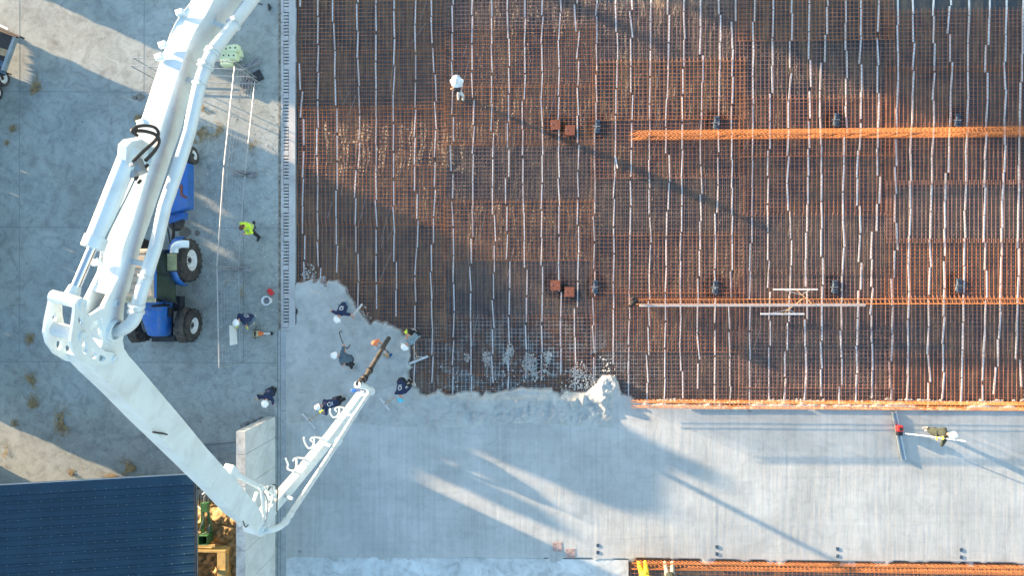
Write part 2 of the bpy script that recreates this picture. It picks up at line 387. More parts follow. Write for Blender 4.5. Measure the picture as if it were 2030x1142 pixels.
PX, PY = topx(X, Y)
msk = pip(PX, PY, POLY).astype(float); soft = blur(msk, 3, 2)
lump = np.abs(fbm(X, Y, 2.6, 4, 21)); lump2 = np.abs(fbm(X, Y, 1.3, 3, 77))
edge = np.clip((soft+.9*(fbm(X, Y, 2.2, 3, 55))*(soft > .02)*(soft < .98)-.18)/.5, 0, 1); edge = edge*edge*(3-2*edge)
left = (PX < 584) | (PY > 1095); edge = np.where(left & (msk > 0), 1, edge)
rg = np.clip((846+5*np.sin(PX/60.)-PY)/8, 0, 1)*np.clip((1216-PX)/6, 0, 1)
rgR = np.clip((830-PY)/5, 0, 1)*np.clip((PX-1815)/15, 0, 1)*.6
fresh = np.clip((PX-640)/60, 0, 1)*.8+.2
heap = .19*np.exp(-(((PX-1206)/24)**2+((PY-768)/22)**2)**1.2)
heap2 = .05*np.exp(-((PY-790)/14.)**2)*(PX > 820)*(PX < 1200)+.06*np.exp(-(((PX-790)/40)**2+((PY-665)/26)**2))
R_ = rg*fresh*(1+1.1*np.clip((PX-860)/60, 0, 1)*np.clip((PY-783)/10, 0, 1))
zs = .004+.006*fbm(X, Y, .7, 3, 2)+R_*(.012+.085*(.35-lump)+.05*lump2+.02*np.abs(fbm(X, Y, 6, 3, 90)))+rgR*.012*np.sin(X*42)*np.sin(Y*42)+heap*(1+1.2*(.3-lump))+heap2*R_
zs += (1-rg)*.0035*fbm(X*7, Y*.8, 1.0, 2, 8)
for (a, b_, c_, d_) in ((800, 985, 1030, 960), (1418, 985, 1418, 1070), (1425, 1042, 1840, 1040), (1838, 1045, 1838, 1100), (1200, 1068, 1340, 1062), (1550, 945, 1760, 942), (1400, 960, 1500, 952)):
    t = np.clip(((PX-a)*(c_-a)+(PY-b_)*(d_-b_))/((c_-a)**2+(d_-b_)**2), 0, 1); dd = np.hypot(PX-(a+t*(c_-a)), PY-(b_+t*(d_-b_)))
    zs += .0035*np.exp(-(dd/2.2)**2)
Z = -.24+(.24+zs)*edge
slab = grid_mesh('fresh_slab', X, Y, Z, [M['slab'], M['rough']], keep=soft > .02, matidx=(rg*fresh > .12).astype(int)); tag(slab, kind='structure')
# smears, footprints: concrete blobs splashed over the bars
mb = MB(); rs = random.Random(5)
def splat(px, py, r, n):
    for _ in range(int(n*1.9)):
        a = rs.random()*2*PI; d = r*rs.random()**.8; q = G(px+d*math.cos(a)*.8, py+d*math.sin(a)*1.2, -.035+rs.random()*.02)
        s_ = rs.uniform(.012, .05); k = len(mb.v); m_ = 7
        pts = [(q.x+s_*rs.uniform(.5, 1.2)*math.cos(2*PI*i/m_), q.y+s_*rs.uniform(.5, 1.2)*math.sin(2*PI*i/m_), q.z-.02) for i in range(m_)]
        mb.add(pts+[(q.x, q.y, q.z+.012)], [(i, (i+1) % m_, m_) for i in range(m_)])
for px, py, r, n_ in ((925, 708, 8, 14), (965, 712, 13, 70), (1012, 694, 10, 45), (1005, 712, 12, 30), (1050, 722, 18, 120), (1085, 708, 11, 60), (1080, 735, 14, 30), (1060, 745, 10, 25),
                      (1150, 745, 25, 60), (1165, 765, 18, 34), (610, 545, 20, 40), (1200, 735, 26, 22), (1130, 765, 30, 30), (1000, 765, 60, 30), (900, 768, 50, 20), (720, 622, 12, 20)):
    splat(px, py, r, n_)
for _ in range(260):
    x_ = rs.uniform(1260, 2030); q = G(x_, 798+abs(rs.gauss(0, 1.8))*-1+2.2*math.sin(x_/37.), -.05); s_ = rs.uniform(.03, .09); k = len(mb.v)
    pts = [(q.x+s_*rs.uniform(.6, 1.2)*math.cos(2*PI*i/7), q.y+s_*rs.uniform(.5, 1)*math.sin(2*PI*i/7), q.z-.05) for i in range(7)]
    mb.add(pts+[(q.x, q.y, q.z+.02)], [(i, (i+1) % 7, 7) for i in range(7)])
tag(mb.build('concrete_splatter', M['slab']), 'pale concrete splashed over the bars near the pour edge', 'splatter', kind='stuff')

# ------------------------------------------------------------------ rebar mats
def mat_mesh(name, w, h, dx, dy, th, seed):
    r = random.Random(seed); mb = MB(); x = 0
    while x <= w+1e-6:
        j = r.gauss(0, .006); mb.box((x+j-w/2, 0, 0), (th, h, th), rz=r.gauss(0, .0012)); x += dx
    y = 0
    while y <= h+1e-6:
        j = r.gauss(0, .006); mb.box((0, y+j-h/2, th*.9), (w, th, th), rz=r.gauss(0, .0008)); y += dy
    return mb.mesh(name, RUST[0])
MW, MH = 6.0, 2.42
tops = [mat_mesh('rebar_mat', MW, MH, .165, .152, .0098, i) for i in range(3)]
lows = [mat_mesh('lower_rebar_mat', MW, MH, .165, .152, .0085, 10+i) for i in range(2)]
rs = random.Random(12)
cols = [588, 880, 1174, 1468, 1762, 2056]
rows = [-20, 95, 210, 325, 440, 555, 670, 785]
for ci, cx in enumerate(cols):
    for ri, ry in enumerate(rows):
        ry += (0, -46, 22, -20, 35, -8)[ci]
        c = G(cx+150, ry+60, -.05)
        for lay in (0, 1):
            me = tops[rs.randrange(3)] if lay == 0 else lows[rs.randrange(2)]
            ob = bpy.data.objects.new('rebar_mat' if lay == 0 else 'lower_rebar_mat', me); COL.objects.link(ob)
            ob.location = (c.x+rs.uniform(-.04, .04)+(.07 if lay else 0), c.y+rs.uniform(-.05, .05)+(.06 if lay else 0)+(.9 if lay else 0)*0, -.045+rs.uniform(-.004, .012)+.016*((ci+ri) % 2) if lay == 0 else -.115+.012*((ci+ri) % 2))
            ob.rotation_euler = (0, 0, rs.gauss(0, .0022))
            ob.material_slots[0].link = 'OBJECT'
            ob.material_slots[0].material = RUST[rs.choice([0, 0, 1, 2, 3])] if lay == 0 else RUSTLO
            if ci == 0 and lay == 0: ob.material_slots[0].material = RUST[3]
            if lay == 0: tag(ob, 'rusty welded steel mesh mat in the upper layer of the reinforcement bed', 'rebar mat', 'upper mats of the reinforcement bed')
            else: tag(ob, 'dusty steel mesh mat in the lower layer of the reinforcement bed', 'rebar mat', 'lower mats of the reinforcement bed')
for i, (cx, ry) in enumerate(((1252, 1128), (1542, 1129), (1832, 1131))):
    c = G(cx+150, ry+58, -.05); ob = bpy.data.objects.new('rebar_mat', tops[i]); COL.objects.link(ob); ob.location = c
    tag(ob, 'rusty welded steel mesh mat beyond the lowest orange cage at the picture edge', 'rebar mat', 'mats beyond the lowest cage')

# ------------------------------------------------------------------ spacer strips
def spacer_mesh(L, sd):
    r = random.Random(sd); mb = MB(); nseg = 7
    mb.box((-.014, 0, -.01), (.012, L, .03)); mb.box((.014, 0, -.01), (.012, L, .03)); mb.box((0, 0, -.022), (.046, L, .006)); mb.box((0, 0, .006), (.030, L*.995, .012))
    return mb.mesh('spacer_strip', M['spacer'])
spm = [spacer_mesh(1.06, 0), spacer_mesh(.98, 1), spacer_mesh(1.09, 2)]
sp = []; rs = random.Random(44)
px = 597.0; k = 0
while px < 2100:
    py = -20-rs.random()*50; xo = 0; lean = -.014*max(0, (px-900)/1000)
    run = rs.gauss(0, .006)
    while py < 800:
        dx = rs.gauss(0, 3.2) if rs.random() < .4 else 0; xo = xo*.8+dx; an = rs.gauss(0, .034)+run
        x_ = px+xo+lean*(py+20)*1.4; yc = py+27
        sp.append((x_, yc, an+lean)); py += 54.5+abs(rs.gauss(0, .8))+(rs.random() < .05)*rs.uniform(3, 12)
    px += 35.4+rs.uniform(-4, 4); k += 1
def poured(px, py): return bool(pip(np.array([px]), np.array([py]), POLY)[0])
sp = [s_ for s_ in sp if not poured(s_[0], s_[1]) and s_[1] < 800]
sp.sort(key=lambda s_: (s_[0]-1069)**2+(s_[1]-571)**2)
for i, (x_, y_, an) in enumerate(sp[:300]):
    p = G(x_, y_, -.078); ob = bpy.data.objects.new('spacer_strip', spm[i % 3]); COL.objects.link(ob)
    ob.location = p; ob.rotation_euler = (0, 0, an)
    tag(ob, 'pale grey spacer strip laid lengthwise between the rebar layers', 'spacer strip', 'spacer strips between the rebar layers')
mb = MB()
for x_, y_, an in sp[300:]:
    p = G(x_, y_, -.078); mb.box((p.x, p.y, p.z), (.05, 1.05, .04), rz=an)
tag(mb.build('spacer_strips', M['spacer']), 'rows of pale grey spacer strips towards the outer edges of the rebar bed', 'spacer strips', 'spacer strips between the rebar layers', 'stuff')
rs = random.Random(9); mb = MB()
for _ in range(60):
    a = G(rs.uniform(600, 1500), rs.uniform(0, 780), -.10)
    if poured(*proj(a)): continue
    an = rs.gauss(1.35, .18); L = rs.uniform(.4, 1.5); mb.bar(a, a+Vector((math.cos(an)*L, math.sin(an)*L, .0)), .012, .01)
tag(mb.build('loose_wires', M['galv']), 'loose pale wires and offcuts scattered across the rebar bed', 'loose wires', kind='stuff')
mb = MB(); mb.bar(G(1220, 309, .0), G(1224, 333, .0), .035, .03); tag(mb.build('stray_spacer', M['whiteplastic']), 'short white offcut lying alone right of the man in white', 'offcut')

# ------------------------------------------------------------------ rebar cages (tall lattice joints)
def cage(pA, pB, zt, label, wid=.20, step=.165, lean=0.0, mtl=CAGE, shear=.35):
    a = G(pA[0], pA[1], -.1); b_ = G(pB[0], pB[1], -.1); d = (b_-a); L = d.length; u = d/L; nrm = Vector((-u.y, u.x, 0))
    c = thing('rebar_cage', label, 'rebar cage', a, 'orange rebar cages standing across the bed')
    hs = [-.12, .3, zt]
    for sgn in (-1, 1):
        for hz in hs:
            mb = MB(); o1 = nrm*sgn*wid/2; mb.bar(a+o1+Vector((0, 0, hz+.1)), b_+o1+Vector((0, 0, hz+.1)), .016); mb.build('long_bar', mtl, c)
    mb = MB(); t = 0.02; rr = random.Random(1)
    while t < L:
        q = a+u*t; sh = u*(shear+rr.gauss(0, .015)); zb, ztt = -.12, zt+.1
        A, B_, C_, D_ = q+nrm*wid/2+Vector((0, 0, zb)), q+nrm*wid/2+sh+Vector((0, 0, ztt)), q-nrm*wid/2+sh+Vector((0, 0, ztt)), q-nrm*wid/2+Vector((0, 0, zb))
        mb.bar(A, B_, .011); mb.bar(B_, C_+u*.06, .012); mb.bar(C_, D_, .011); t += step
    tag(mb.build('stirrups', mtl, c), kind='stuff'); return c
cage((1245, 273), (2300, 262), .72, 'orange rebar cage across the upper part of the bed, nearest the picture top')
cage((1243, 598), (2300, 596), .72, 'orange rebar cage in the middle of the bed, with a grey plank beside it', wid=.19, shear=.12)
cage((1247, 797), (2300, 804), .72, 'orange rebar cage along the edge of the finished slab', wid=.20)
cage((1250, 1116), (2300, 1130), .20, 'orange rebar cage along the bottom edge of the picture', wid=.22)
pl = MB(); pl.bar(G(1268, 605.5, .5), G(1716, 604.5, .5), .11, .035); tag(pl.build('plank', M['board'], origin=G(1490, 604, .62), bevel=.004), 'long grey plank lying along the middle orange cage', 'plank')
fb = thing('edge_board', 'row of thin grey edge boards at the foot of the slab edge cage', 'edge boards', G(1370, 813))
for a_, b_ in ((1370, 1480), (1483, 1600), (1614, 2050)):
    mb = MB(); mb.bar(G(a_, 812.5, .02), G(b_, 813 if b_ < 1700 else 815, .02), .035, .09); mb.build('board', M['steel'], fb)
# black rag bag on the cage end
mb = MB(); p = G(1256, 599, .7); R3 = random.Random(2)
for i in range(9):
    q = p+Vector((R3.uniform(-.12, .12), R3.uniform(-.15, .15), R3.uniform(-.1, .05))); r_ = R3.uniform(.06, .12)
    mb.lathe([(.001, -r_), (r_*.8, -r_*.6), (r_, 0), (r_*.7, r_*.7), (.001, r_)], 8, Matrix.Translation(q))
tag(mb.build('cloth_bundle', M['blackcloth'], smooth=True, origin=p), 'crumpled black cloth bundle on the left end of the middle cage', 'cloth bundle')

# ------------------------------------------------------------------ embedded plates
wts = ['first', 'second']
pll = ['rusty square steel plate, upper left of the pair near the man in white', 'rusty square steel plate, lower right of the pair near the man in white',
       'rusty square steel plate, upper left of the pair left of the middle cage', 'rusty square steel plate, lower right of the pair left of the middle cage']
for i, (px, py) in enumerate(PLATES):
    p = G(px, py, .0); t = thing('embedded_plate', pll[i], 'steel plate', (p.x, p.y, -.35), 'rusty square plates in the rebar bed')
    mb = MB(); mb.box((p.x, p.y, .0), (.38, .39, .025), rz=.04*(-1)**i); mb.build('plate', M['plate'], t, bevel=.004)
    for sx in (-1, 1):
        for sy in (-1, 1): mb = MB(); mb.tube([(p.x+sx*.12, p.y+sy*.12, -.02), (p.x+sx*.15, p.y+sy*.15, -.36)], .015, 8); mb.build('leg', M['navymetal'], t)
    mb = MB(); mb.tube([(p.x-.14, p.y+.02, .012), (p.x-.14, p.y+.02, .03)], .02, 8); mb.build('bolt', M['galv'], t)
    mb = MB(); mb.box((p.x, p.y, -.20), (.3, .3, .05)); mb.build('lower_plate', M['navymetal'], t)
    mb = MB(); mb.prism([(p.x+.42*math.cos(a)*(1+.1*math.sin(3*a+i)), p.y+.44*math.sin(a)*(1+.1*math.cos(2*a+i)), -.118) for a in [2*PI*k/16 for k in range(16)]], Vector((0, 0, -.06))); mb.build('pit_dark_disc', M['black'], t)  # flat black disc puts in the dark of the deep black-formed pit
AN = [(1185, 250, 'beside the upper pair of rusty plates'), (1421, 243, 'above the left third of the upper cage'), (1659, 237, 'above the middle of the upper cage'), (1900, 238, 'above the right end of the upper cage'),
      (1181, 569, 'beside the lower pair of rusty plates'), (1419, 570, 'above the left third of the middle cage'), (1656, 569, 'above the squeegee on the middle cage'), (1902, 566, 'above the right part of the middle cage')]
for i, (px, py, w_) in enumerate(AN):
    p = G(px, py, 0); t = thing('anchor_block', 'small dark blue anchor blocks '+w_, 'anchor block', (p.x, p.y, -.3), 'dark anchor block pairs in the rebar bed')
    for sy in (-1, 1):
        mb = MB(); mb.box((p.x, p.y+sy*.16, -.05), (.17, .20, .12)); mb.box((p.x, p.y+sy*.16, -.18), (.26, .26, .12)); bk = mb.build('block', M['bluegrey'], t, bevel=.012)
        mb = MB(); mb.tube([(p.x, p.y+sy*.16, .0), (p.x, p.y+sy*.16, .03)], .04, 10); mb.build('cap', M['black'], bk)
    mb = MB(); mb.bar((p.x-.13, p.y-.2, -.02), (p.x-.06, p.y+.14, .0), .035, .03); mb.bar((p.x-.2, p.y, .02), (p.x+.1, p.y, .02), .03, .02); mb.build('strap', M['galv'] if i in (0, 3, 4) else M['steel'], t)
    mb = MB(); mb.box((p.x, p.y, -.22), (.36, .62, .03)); mb.build('base_plate', M['black'], t)
    mb = MB(); mb.prism([(p.x+.05+.36*math.cos(a)*(1+.1*math.sin(3*a+i)), p.y+.48*math.sin(a)*(1+.1*math.cos(2*a+i)), -.118) for a in [2*PI*k/16 for k in range(16)]], Vector((0, 0, -.06))); mb.build('pit_dark_disc', M['black'], t)  # same black disc, pit darkness as colour around the anchor formwork
# patches of the same embeds flush in the finished slab
for px, py, i in ((1105, 1085, 0), (1131, 1098, 1)):
    p = G(px, py, .012); mb = MB(); mb.box(p, (.36, .36, .012), rz=.05); tag(mb.build('flush_plate', mat('muddy_plate', (.36, .27, .25), .85, 0, .35, 9), origin=p), 'mud smeared square plate flush in the slab, %s of the two' % ('left' if i == 0 else 'right'), 'steel plate')
for px, py, w_ in ((1185, 1089, 'right of the two muddy plates'), (1421, 1092, 'left of the long thin shadow tip'), (1660, 1096, 'near the middle of the slab bottom edge'), (1905, 1098, 'near the right end of the slab bottom edge')):
    p = G(px, py, .0); t = thing('flush_anchor', 'small dark blocks flush in the slab, '+w_, 'anchor block', (p.x, p.y, 0), 'dark anchor pairs flush in the slab')
    for sy in (-1, 1): mb = MB(); mb.box((p.x, p.y+sy*.14, .01), (.11, .13, .035), rz=.1*sy); mb.build('block', M['bluegrey'], t, bevel=.005)

# ------------------------------------------------------------------ retaining wall, brace
wx1 = G(546, 900).x; yN = G(546, 826).y
wl_ = thing('retaining_wall', 'tall pale concrete retaining wall standing at the slab edge', 'wall', (wx1-.17, yN-6, 0))
segs = [yN, G(546, 868).y, G(546, 925).y, G(546, 985).y, G(546, 1040).y, G(546, 1100).y, -13, -16, -20, -24]
for i in range(len(segs)-1):
    a, b_ = segs[i], segs[i+1]; mb = MB(); mb.box((wx1-.17, (a+b_)/2, 1.40), (.34, a-b_-.012, 2.8)); o = mb.build('wall_panel', M['wall'], wl_, bevel=.008)
    mb = MB(); mb.box((wx1-.17, (a+b_)/2, 2.803), (.335, a-b_-.03, .012)); mb.build('wall_top', M['walltop'], o)
mb = MB(); mb.box((wx1-.17, (yN-24)/2, 1.38), (.26, -(-24-yN)-.04, 2.7)); mb.build('joint_filler', M['joint'], wl_)
mb = MB(); p = G(482, 885, 2.45); q = Vector((p.x-3.6, p.y-.75, .05))
for dz in (-.13, .13): mb.bar(p+Vector((0, 0, dz)), q+Vector((0, 0, dz)), .30, .025)
mb.bar(p, q, .025, .26); br = mb.build('steel_brace', M['brace'], origin=q); tag(br, 'grey steel beam propping the retaining wall from the yard', 'brace')

def foot_block(px, py, an, label, cat='fence foot', mtl=None, L=.72, W=.22):
    p = G(px, py, 0); t = thing('holed_block', label, cat, p, 'grey concrete fence feet')
    mb = MB(); R = Matrix.Rotation(an, 3, 'Z')
    for s_ in (-1, 1): mb.box(p+R@Vector((s_*L*.30, 0, .07)), (L*.36, W, .14), rz=an)
    mb.box(p+Vector((0, 0, .055)), (L*.3, W*.8, .11), rz=an); mb.build('block', mtl or M['block'], t, bevel=.012)
    mb = MB()
    for k in (-.42, -.26, -.08, .12, .28, .42): mb.tube([p+R@Vector((k*L, .04*(-1)**int(k*10), .13)), p+R@Vector((k*L, .04*(-1)**int(k*10), .1435))], .019, 8)
    mb.box(p+R@Vector((-.17*L, 0, .141)), (.10, .035, .006), rz=an); mb.box(p+R@Vector((.2*L, 0, .141)), (.10, .035, .006), rz=an)
    mb.build('holes', M['black'], t)
foot_block(496, 130, .42, 'grey holed fence foot at the top, right of the pale green blocks', L=.98, W=.24)
foot_block(488, 345, -.06, 'grey holed fence foot between the upper and middle fence panels', L=.95, W=.24)
foot_block(470, 533, -.05, 'grey holed fence foot between the middle and lower fence panels', L=1.25, W=.20)
foot_block(500, 838, .36, 'brownish holed fence foot leaning by the north end of the wall', L=.95, W=.22)
foot_block(487, 160, 1.1, 'dark fence foot in a heap under the top fence corner', L=.6)
foot_block(492, 172, .8, 'dark fence foot lowest in the heap under the top fence corner', L=.6)
mb = MB(); p = G(508, 152, .03); mb.box(p, (.52, .42, .06), rz=.5); tag(mb.build('rubber_slab', M['navymetal'], origin=p, bevel=.01), 'dark square rubber slab beside the top fence foot', 'slab')

# ------------------------------------------------------------------ mesh fence panels
def fence(a, b_, label, nv=16, hz=(.18, 2.0), infill=True, ht=2.0):
    A = G(a[0], a[1], ht); B = G(b_[0], b_[1], ht); A.z = 0; B.z = 0; u = (B-A).normalized(); L = (B-A).length
    t = thing('wire_fence', label, 'fence panel', A, 'mobile wire fence panels'); Z_ = lambda v, z: Vector((v.x, v.y, z))
    mb = MB(); mb.tube([Z_(A, hz[1]), Z_(B, hz[1])], .018, 8); mb.build('top_rail', M['galv'], t, True)
    mb = MB(); mb.tube([Z_(A, hz[0]), Z_(B, hz[0])], .019, 8); mb.build('bottom_rail', M['galv'], t, True)
    for q in (A, B): mb = MB(); mb.tube([Z_(q, .02), Z_(q, ht+.02)], .021, 8); mb.build('post', M['galv'], t, True)
    mb = MB()
    if infill:
        n_ = int(L/.15)
        for i in range(1, n_): q = A+u*(L*i/n_); mb.bar(Z_(q, hz[0]), Z_(q, hz[1]), .0035)
        for z in (.45, .7, .95, 1.2, 1.45, 1.7, 1.93): mb.bar(Z_(A, z), Z_(B, z), .007)
    else:
        for z in (1.1,): mb.bar(Z_(A, z), Z_(B, z), .014)
    mb.build('wire_mesh', M['galv'], t); return t
fence((465, 131), (444, 327), 'upper wire fence panel running down from the pale green blocks')
fence((443.5, 332), (430, 528), 'middle wire fence panel beside the person in the yellow vest')
fp = fence((430, 532), (434, 729), 'lower wire fence panel with a white sign, beside the workers near the bucket')
fence((263, 114), (466, 122), 'wire fence panel lying across the yard behind the boom, upper of two', infill=False)
fence((259, 130), (478, 137), 'wire fence panel lying across the yard behind the boom, lower of two', infill=False)
A = G(434, 729, 2.0); A.z = 0; B = G(430, 532, 2.0); B.z = 0; u = (B-A).normalized(); q = A+u*.75
mb = MB(); mb.add([q+Vector((.02, 0, .45)), q+u*.75+Vector((.02, 0, .5)), q+u*.78+Vector((.02, 0, 1.12)), q+Vector((.02, 0, 1.1))], [(0, 1, 2, 3)])
sgn = mb.build('sign_sheet', M['whiteplastic'], origin=q); tag(sgn, 'white sheet sign hanging on the lower fence panel', 'sign sheet')
sm = sgn.modifiers.new('s', 'SOLIDIFY'); sm.thickness = .006
# pale green perforated blocks
t = thing('green_block_stack', 'stack of pale green blocks with round holes beside the boom pipe', 'block stack', G(455, 106))
for i, (px, py, z) in enumerate(((447, 99, .35), (465, 97, .35), (442, 112, .35), (462, 112, .35), (450, 124, .35), (470, 106, .12))):
    p = G(px, py, z); mb = MB(); mb.box(p, (.42, .30, .34), rz=.05*(i % 3)); bk = mb.build('block', M['palegreen'], t, bevel=.05)
    mb = MB()
    for sx in (-.10, .10): mb.tube([p+Vector((sx, 0, .165)), p+Vector((sx, 0, .172))], .035, 10)
    mb.build('hole', M['black'], bk)
mb = MB(); p = G(478, 117, 0); mb.box(p+Vector((0, 0, .1)), (.06, .2, .02), rz=.9); tag(mb.build('tag_strip', M['whiteplastic'], origin=p), 'small white strip beside the pale green blocks', 'strip')

# ------------------------------------------------------------------ bucket, red tub, saw, small hose piece
p = G(533.5, 596, 0); t = thing('bucket', 'white round bucket of grey grout on the yard', 'bucket', p)
mb = MB(); mb.lathe([(.13, 0), (.165, .30), (.19, .31), (.19, .33), (.155, .33), (.15, .31), (.12, .14), (.01, .14)], 24, Matrix.Translation(p)); mb.build('pail', M['whiteplastic'], t, True)
mb = MB(); mb.tube([p+Vector((0, 0, .18)), p+Vector((0, 0, .22))], .137, 20); mb.build('grout', M['block'], t)
mb = MB(); mb.tube([p+Vector((.18*math.cos(a), .18*math.sin(a), .33-.02*math.sin(a))) for a in [PI*k/10 for k in range(11)]], .006, 6); mb.build('handle', M['galv'], t)
p = G(537.5, 579, 0); mb = MB(); mb.box(p+Vector((0, 0, .07)), (.26, .16, .14), rz=-.9); mb.box(p+Vector((.02, -.02, .15)), (.18, .10, .03), rz=-.9)
tag(mb.build('red_tub', M['red'], origin=p, bevel=.04), 'small red tub above the white bucket', 'tub')
p = G(511, 661, 0); t = thing('portable_engine', 'small portable engine with orange neck and pale tube beside the kneeling worker', 'engine', p)
mb = MB(); mb.box(p+Vector((0, 0, .16)), (.22, .26, .24)); mb.build('casing', M['olive'], t, bevel=.03)
mb = MB(); mb.box(p+Vector((.01, 0, .29)), (.06, .2, .03)); mb.build('vent', M['black'], t)
for s_ in (-1, 1): mb = MB(); mb.tube([p+Vector((-.12, s_*.14, .2)), p+Vector((0, s_*.15, .25)), p+Vector((.12, s_*.14, .2))], .016, 8); mb.build('guard_bar', M['black'], t, True)
mb = MB(); mb.lathe([(.09, 0), (.08, .08), (.04, .20)], 12, Matrix.Translation(p+Vector((.11, 0, .16))) @ Matrix.Rotation(PI/2, 4, 'Y')); mb.build('neck', M['orange'], t, True)
mb = MB(); mb.tube([p+Vector((.28, 0, .16)), p+Vector((.56, 0, .10))], .025, 10); mb.build('tube', M['whiteplastic'], t, True)
mb = MB()
for k in range(4): mb.box(p+Vector((.60, 0, .09)), (.14, .03, .03), rz=.4+k*PI/4)
mb.build('spinner', M['black'], t)
mb = MB(); mb.tube([p+Vector((0, .15, .2)), p+Vector((.02, .28, .22)), p+Vector((.10, .30, .2))], .014, 8); mb.tube([p+Vector((-.02, -.15, .2)), p+Vector((-.02, -.22, .2))], .016, 8); mb.build('handle', M['black'], t, True)
mb = MB(); mb.tube([G(532, 8, .05), G(535, 14, .06), G(533, 20, .05)], [.05, .07, .03], 10); p = G(533, 14)
tag(mb.build('rubber_coupling', M['black'], smooth=True, origin=p), 'small black rubber coupling lying at the top beside the channel', 'coupling')
mb = MB(); mb.tube([G(497, -10, .02), G(503, 0, .02), G(512, 6, .02), G(520, 8, .02)], .02, 8); tag(mb.build('cable', M['hosebk'], smooth=True, origin=G(505, 0)), 'dark cable end on the yard beside the boom pipe', 'cable')
for px, py, r_ in ((366, 459, 1), (391, 461, .45)):
    pass

# ------------------------------------------------------------------ straw heaps
def straw(px, py, rx, ry, n, label, ang=0, m_='straw', zz=.07):
    r = random.Random(int(px*31+py)); c = G(px, py, 0); mb = MB()
    for _ in range(int(n*.9)):
        a = r.random()*2*PI; d = min(1.7, abs(r.gauss(0, .62))); x = rx*d*math.cos(a); y = ry*d*math.sin(a)
        if fbm(np.array([px*.1+x*2.2]), np.array([py*.1+y*2.2]), 1.0, 2, 3)[0] < -.02: continue
        x, y = x*math.cos(ang)-y*math.sin(ang), x*math.sin(ang)+y*math.cos(ang)
        q = c+Vector((x, y, .006+r.random()*zz*max(0, 1-d)+.004)); an = r.random()*PI; L = r.uniform(.04, .13)
        dv = Vector((math.cos(an)*L, math.sin(an)*L, r.uniform(-.01, .02))); w = Vector((-math.sin(an), math.cos(an), 0))*.006
        mb.add([q-dv/2-w, q+dv/2-w, q+dv/2+w, q-dv/2+w], [(0, 1, 2, 3)])
    tag(mb.build('straw_patch', M[m_], origin=c), label, 'straw', 'straw scattered on the yard', 'stuff')
for i, a in enumerate([(72, 178, .28, .5, 700, 'at the upper left of the yard'), (25, 255, .14, .16, 200, 'small, near the left picture edge'), (14, 283, .1, .1, 90, 'smallest, at the left picture edge'),
          (274, 232, .12, .3, 260, 'hugging the upper left of the boom'), (272, 282, .10, .2, 140, 'under the boom hoses'), (404, 213, .45, .25, 520, 'sunlit, right of the boom pipe'), (392, 262, .45, .45, 1300, 'dense, above the small implement wheel'),
          (425, 258, .4, .3, 700, 'between the pipe and the fence'), (500, 290, .3, .4, 120, 'thin, behind the upper fence'), (512, 320, .15, .15, 120, 'right of the fence foot'), (60, 672, .22, .28, 300, 'left of the boom hinge'),
          (60, 755, .28, .35, 500, 'below left of the hinge'), (66, 800, .26, .4, 450, 'between two patches at the lower left'), (125, 838, .35, .55, 1100, 'thick, above the shelter roof'), (30, 845, .2, .3, 260, 'in the sunlit wedge at the left'),
          (15, 905, .2, .4, 260, 'at the left edge above the roof'), (150, 940, .5, .18, 800, 'along the roof edge'), (262, 930, .5, .35, 1300, 'dense, at the roof edge left of the boom'), (225, 945, .4, .12, 400, 'thin, touching the roof edge'), (100, 842, .12, .16, 120, 'tiny, beside the thick patch'), (480, 575, .2, .4, 60, 'sparse, inside the lower fence'), (440, 560, .5, .12, 70, 'sparse line under the fence'), (40, 985, .2, .2, 60, 'under the shelter edge')]):
    straw(*a[:5], 'patch of loose straw '+a[5])
for px in range(90, 1000, 30):
    pass
mb = MB(); r = random.Random(3)
for _ in range(1100):
    q = G(r.gauss(556, 5) if r.random() < .4 else r.uniform(300, 552), r.uniform(0, 1000), .006); s_ = r.uniform(.006, .022); an = r.random()*PI
    mb.box(q, (s_*r.uniform(1, 3), s_, .008), rz=an)
tag(mb.build('yard_crumbs', M['soil']), 'small crumbs and grit scattered on the yard', 'grit', kind='stuff')
mb = MB()
for _ in range(420):
    q = G(r.uniform(380, 555), r.uniform(260, 720), .006); s_ = r.uniform(.006, .02); mb.box(q, (s_*2, s_, .006), rz=r.random()*3)
tag(mb.build('pale_drips', M['whiteplastic']), 'small pale cement drips on the yard between fence and channel', 'drips', kind='stuff')
# dark wet spots
M['wet'] = mat('wet_stain', (.17, .165, .15), .6, 0, .2, 3)
for px, py, rx, ry in ((366, 460, .26, .22), (391, 462, .12, .12), (278, 192, .2, .16), (267, 193, .1, .09)):
    c = G(px, py, .003); mb = MB(); pts = [(c.x+rx*math.cos(a)*(1+.12*math.sin(3*a+px)), c.y+ry*math.sin(a)*(1+.12*math.cos(4*a)), .0035) for a in [2*PI*k/20 for k in range(20)]]
    mb.add(pts, [tuple(range(20))]); tag(mb.build('wet_stain', M['wet']), kind='structure')

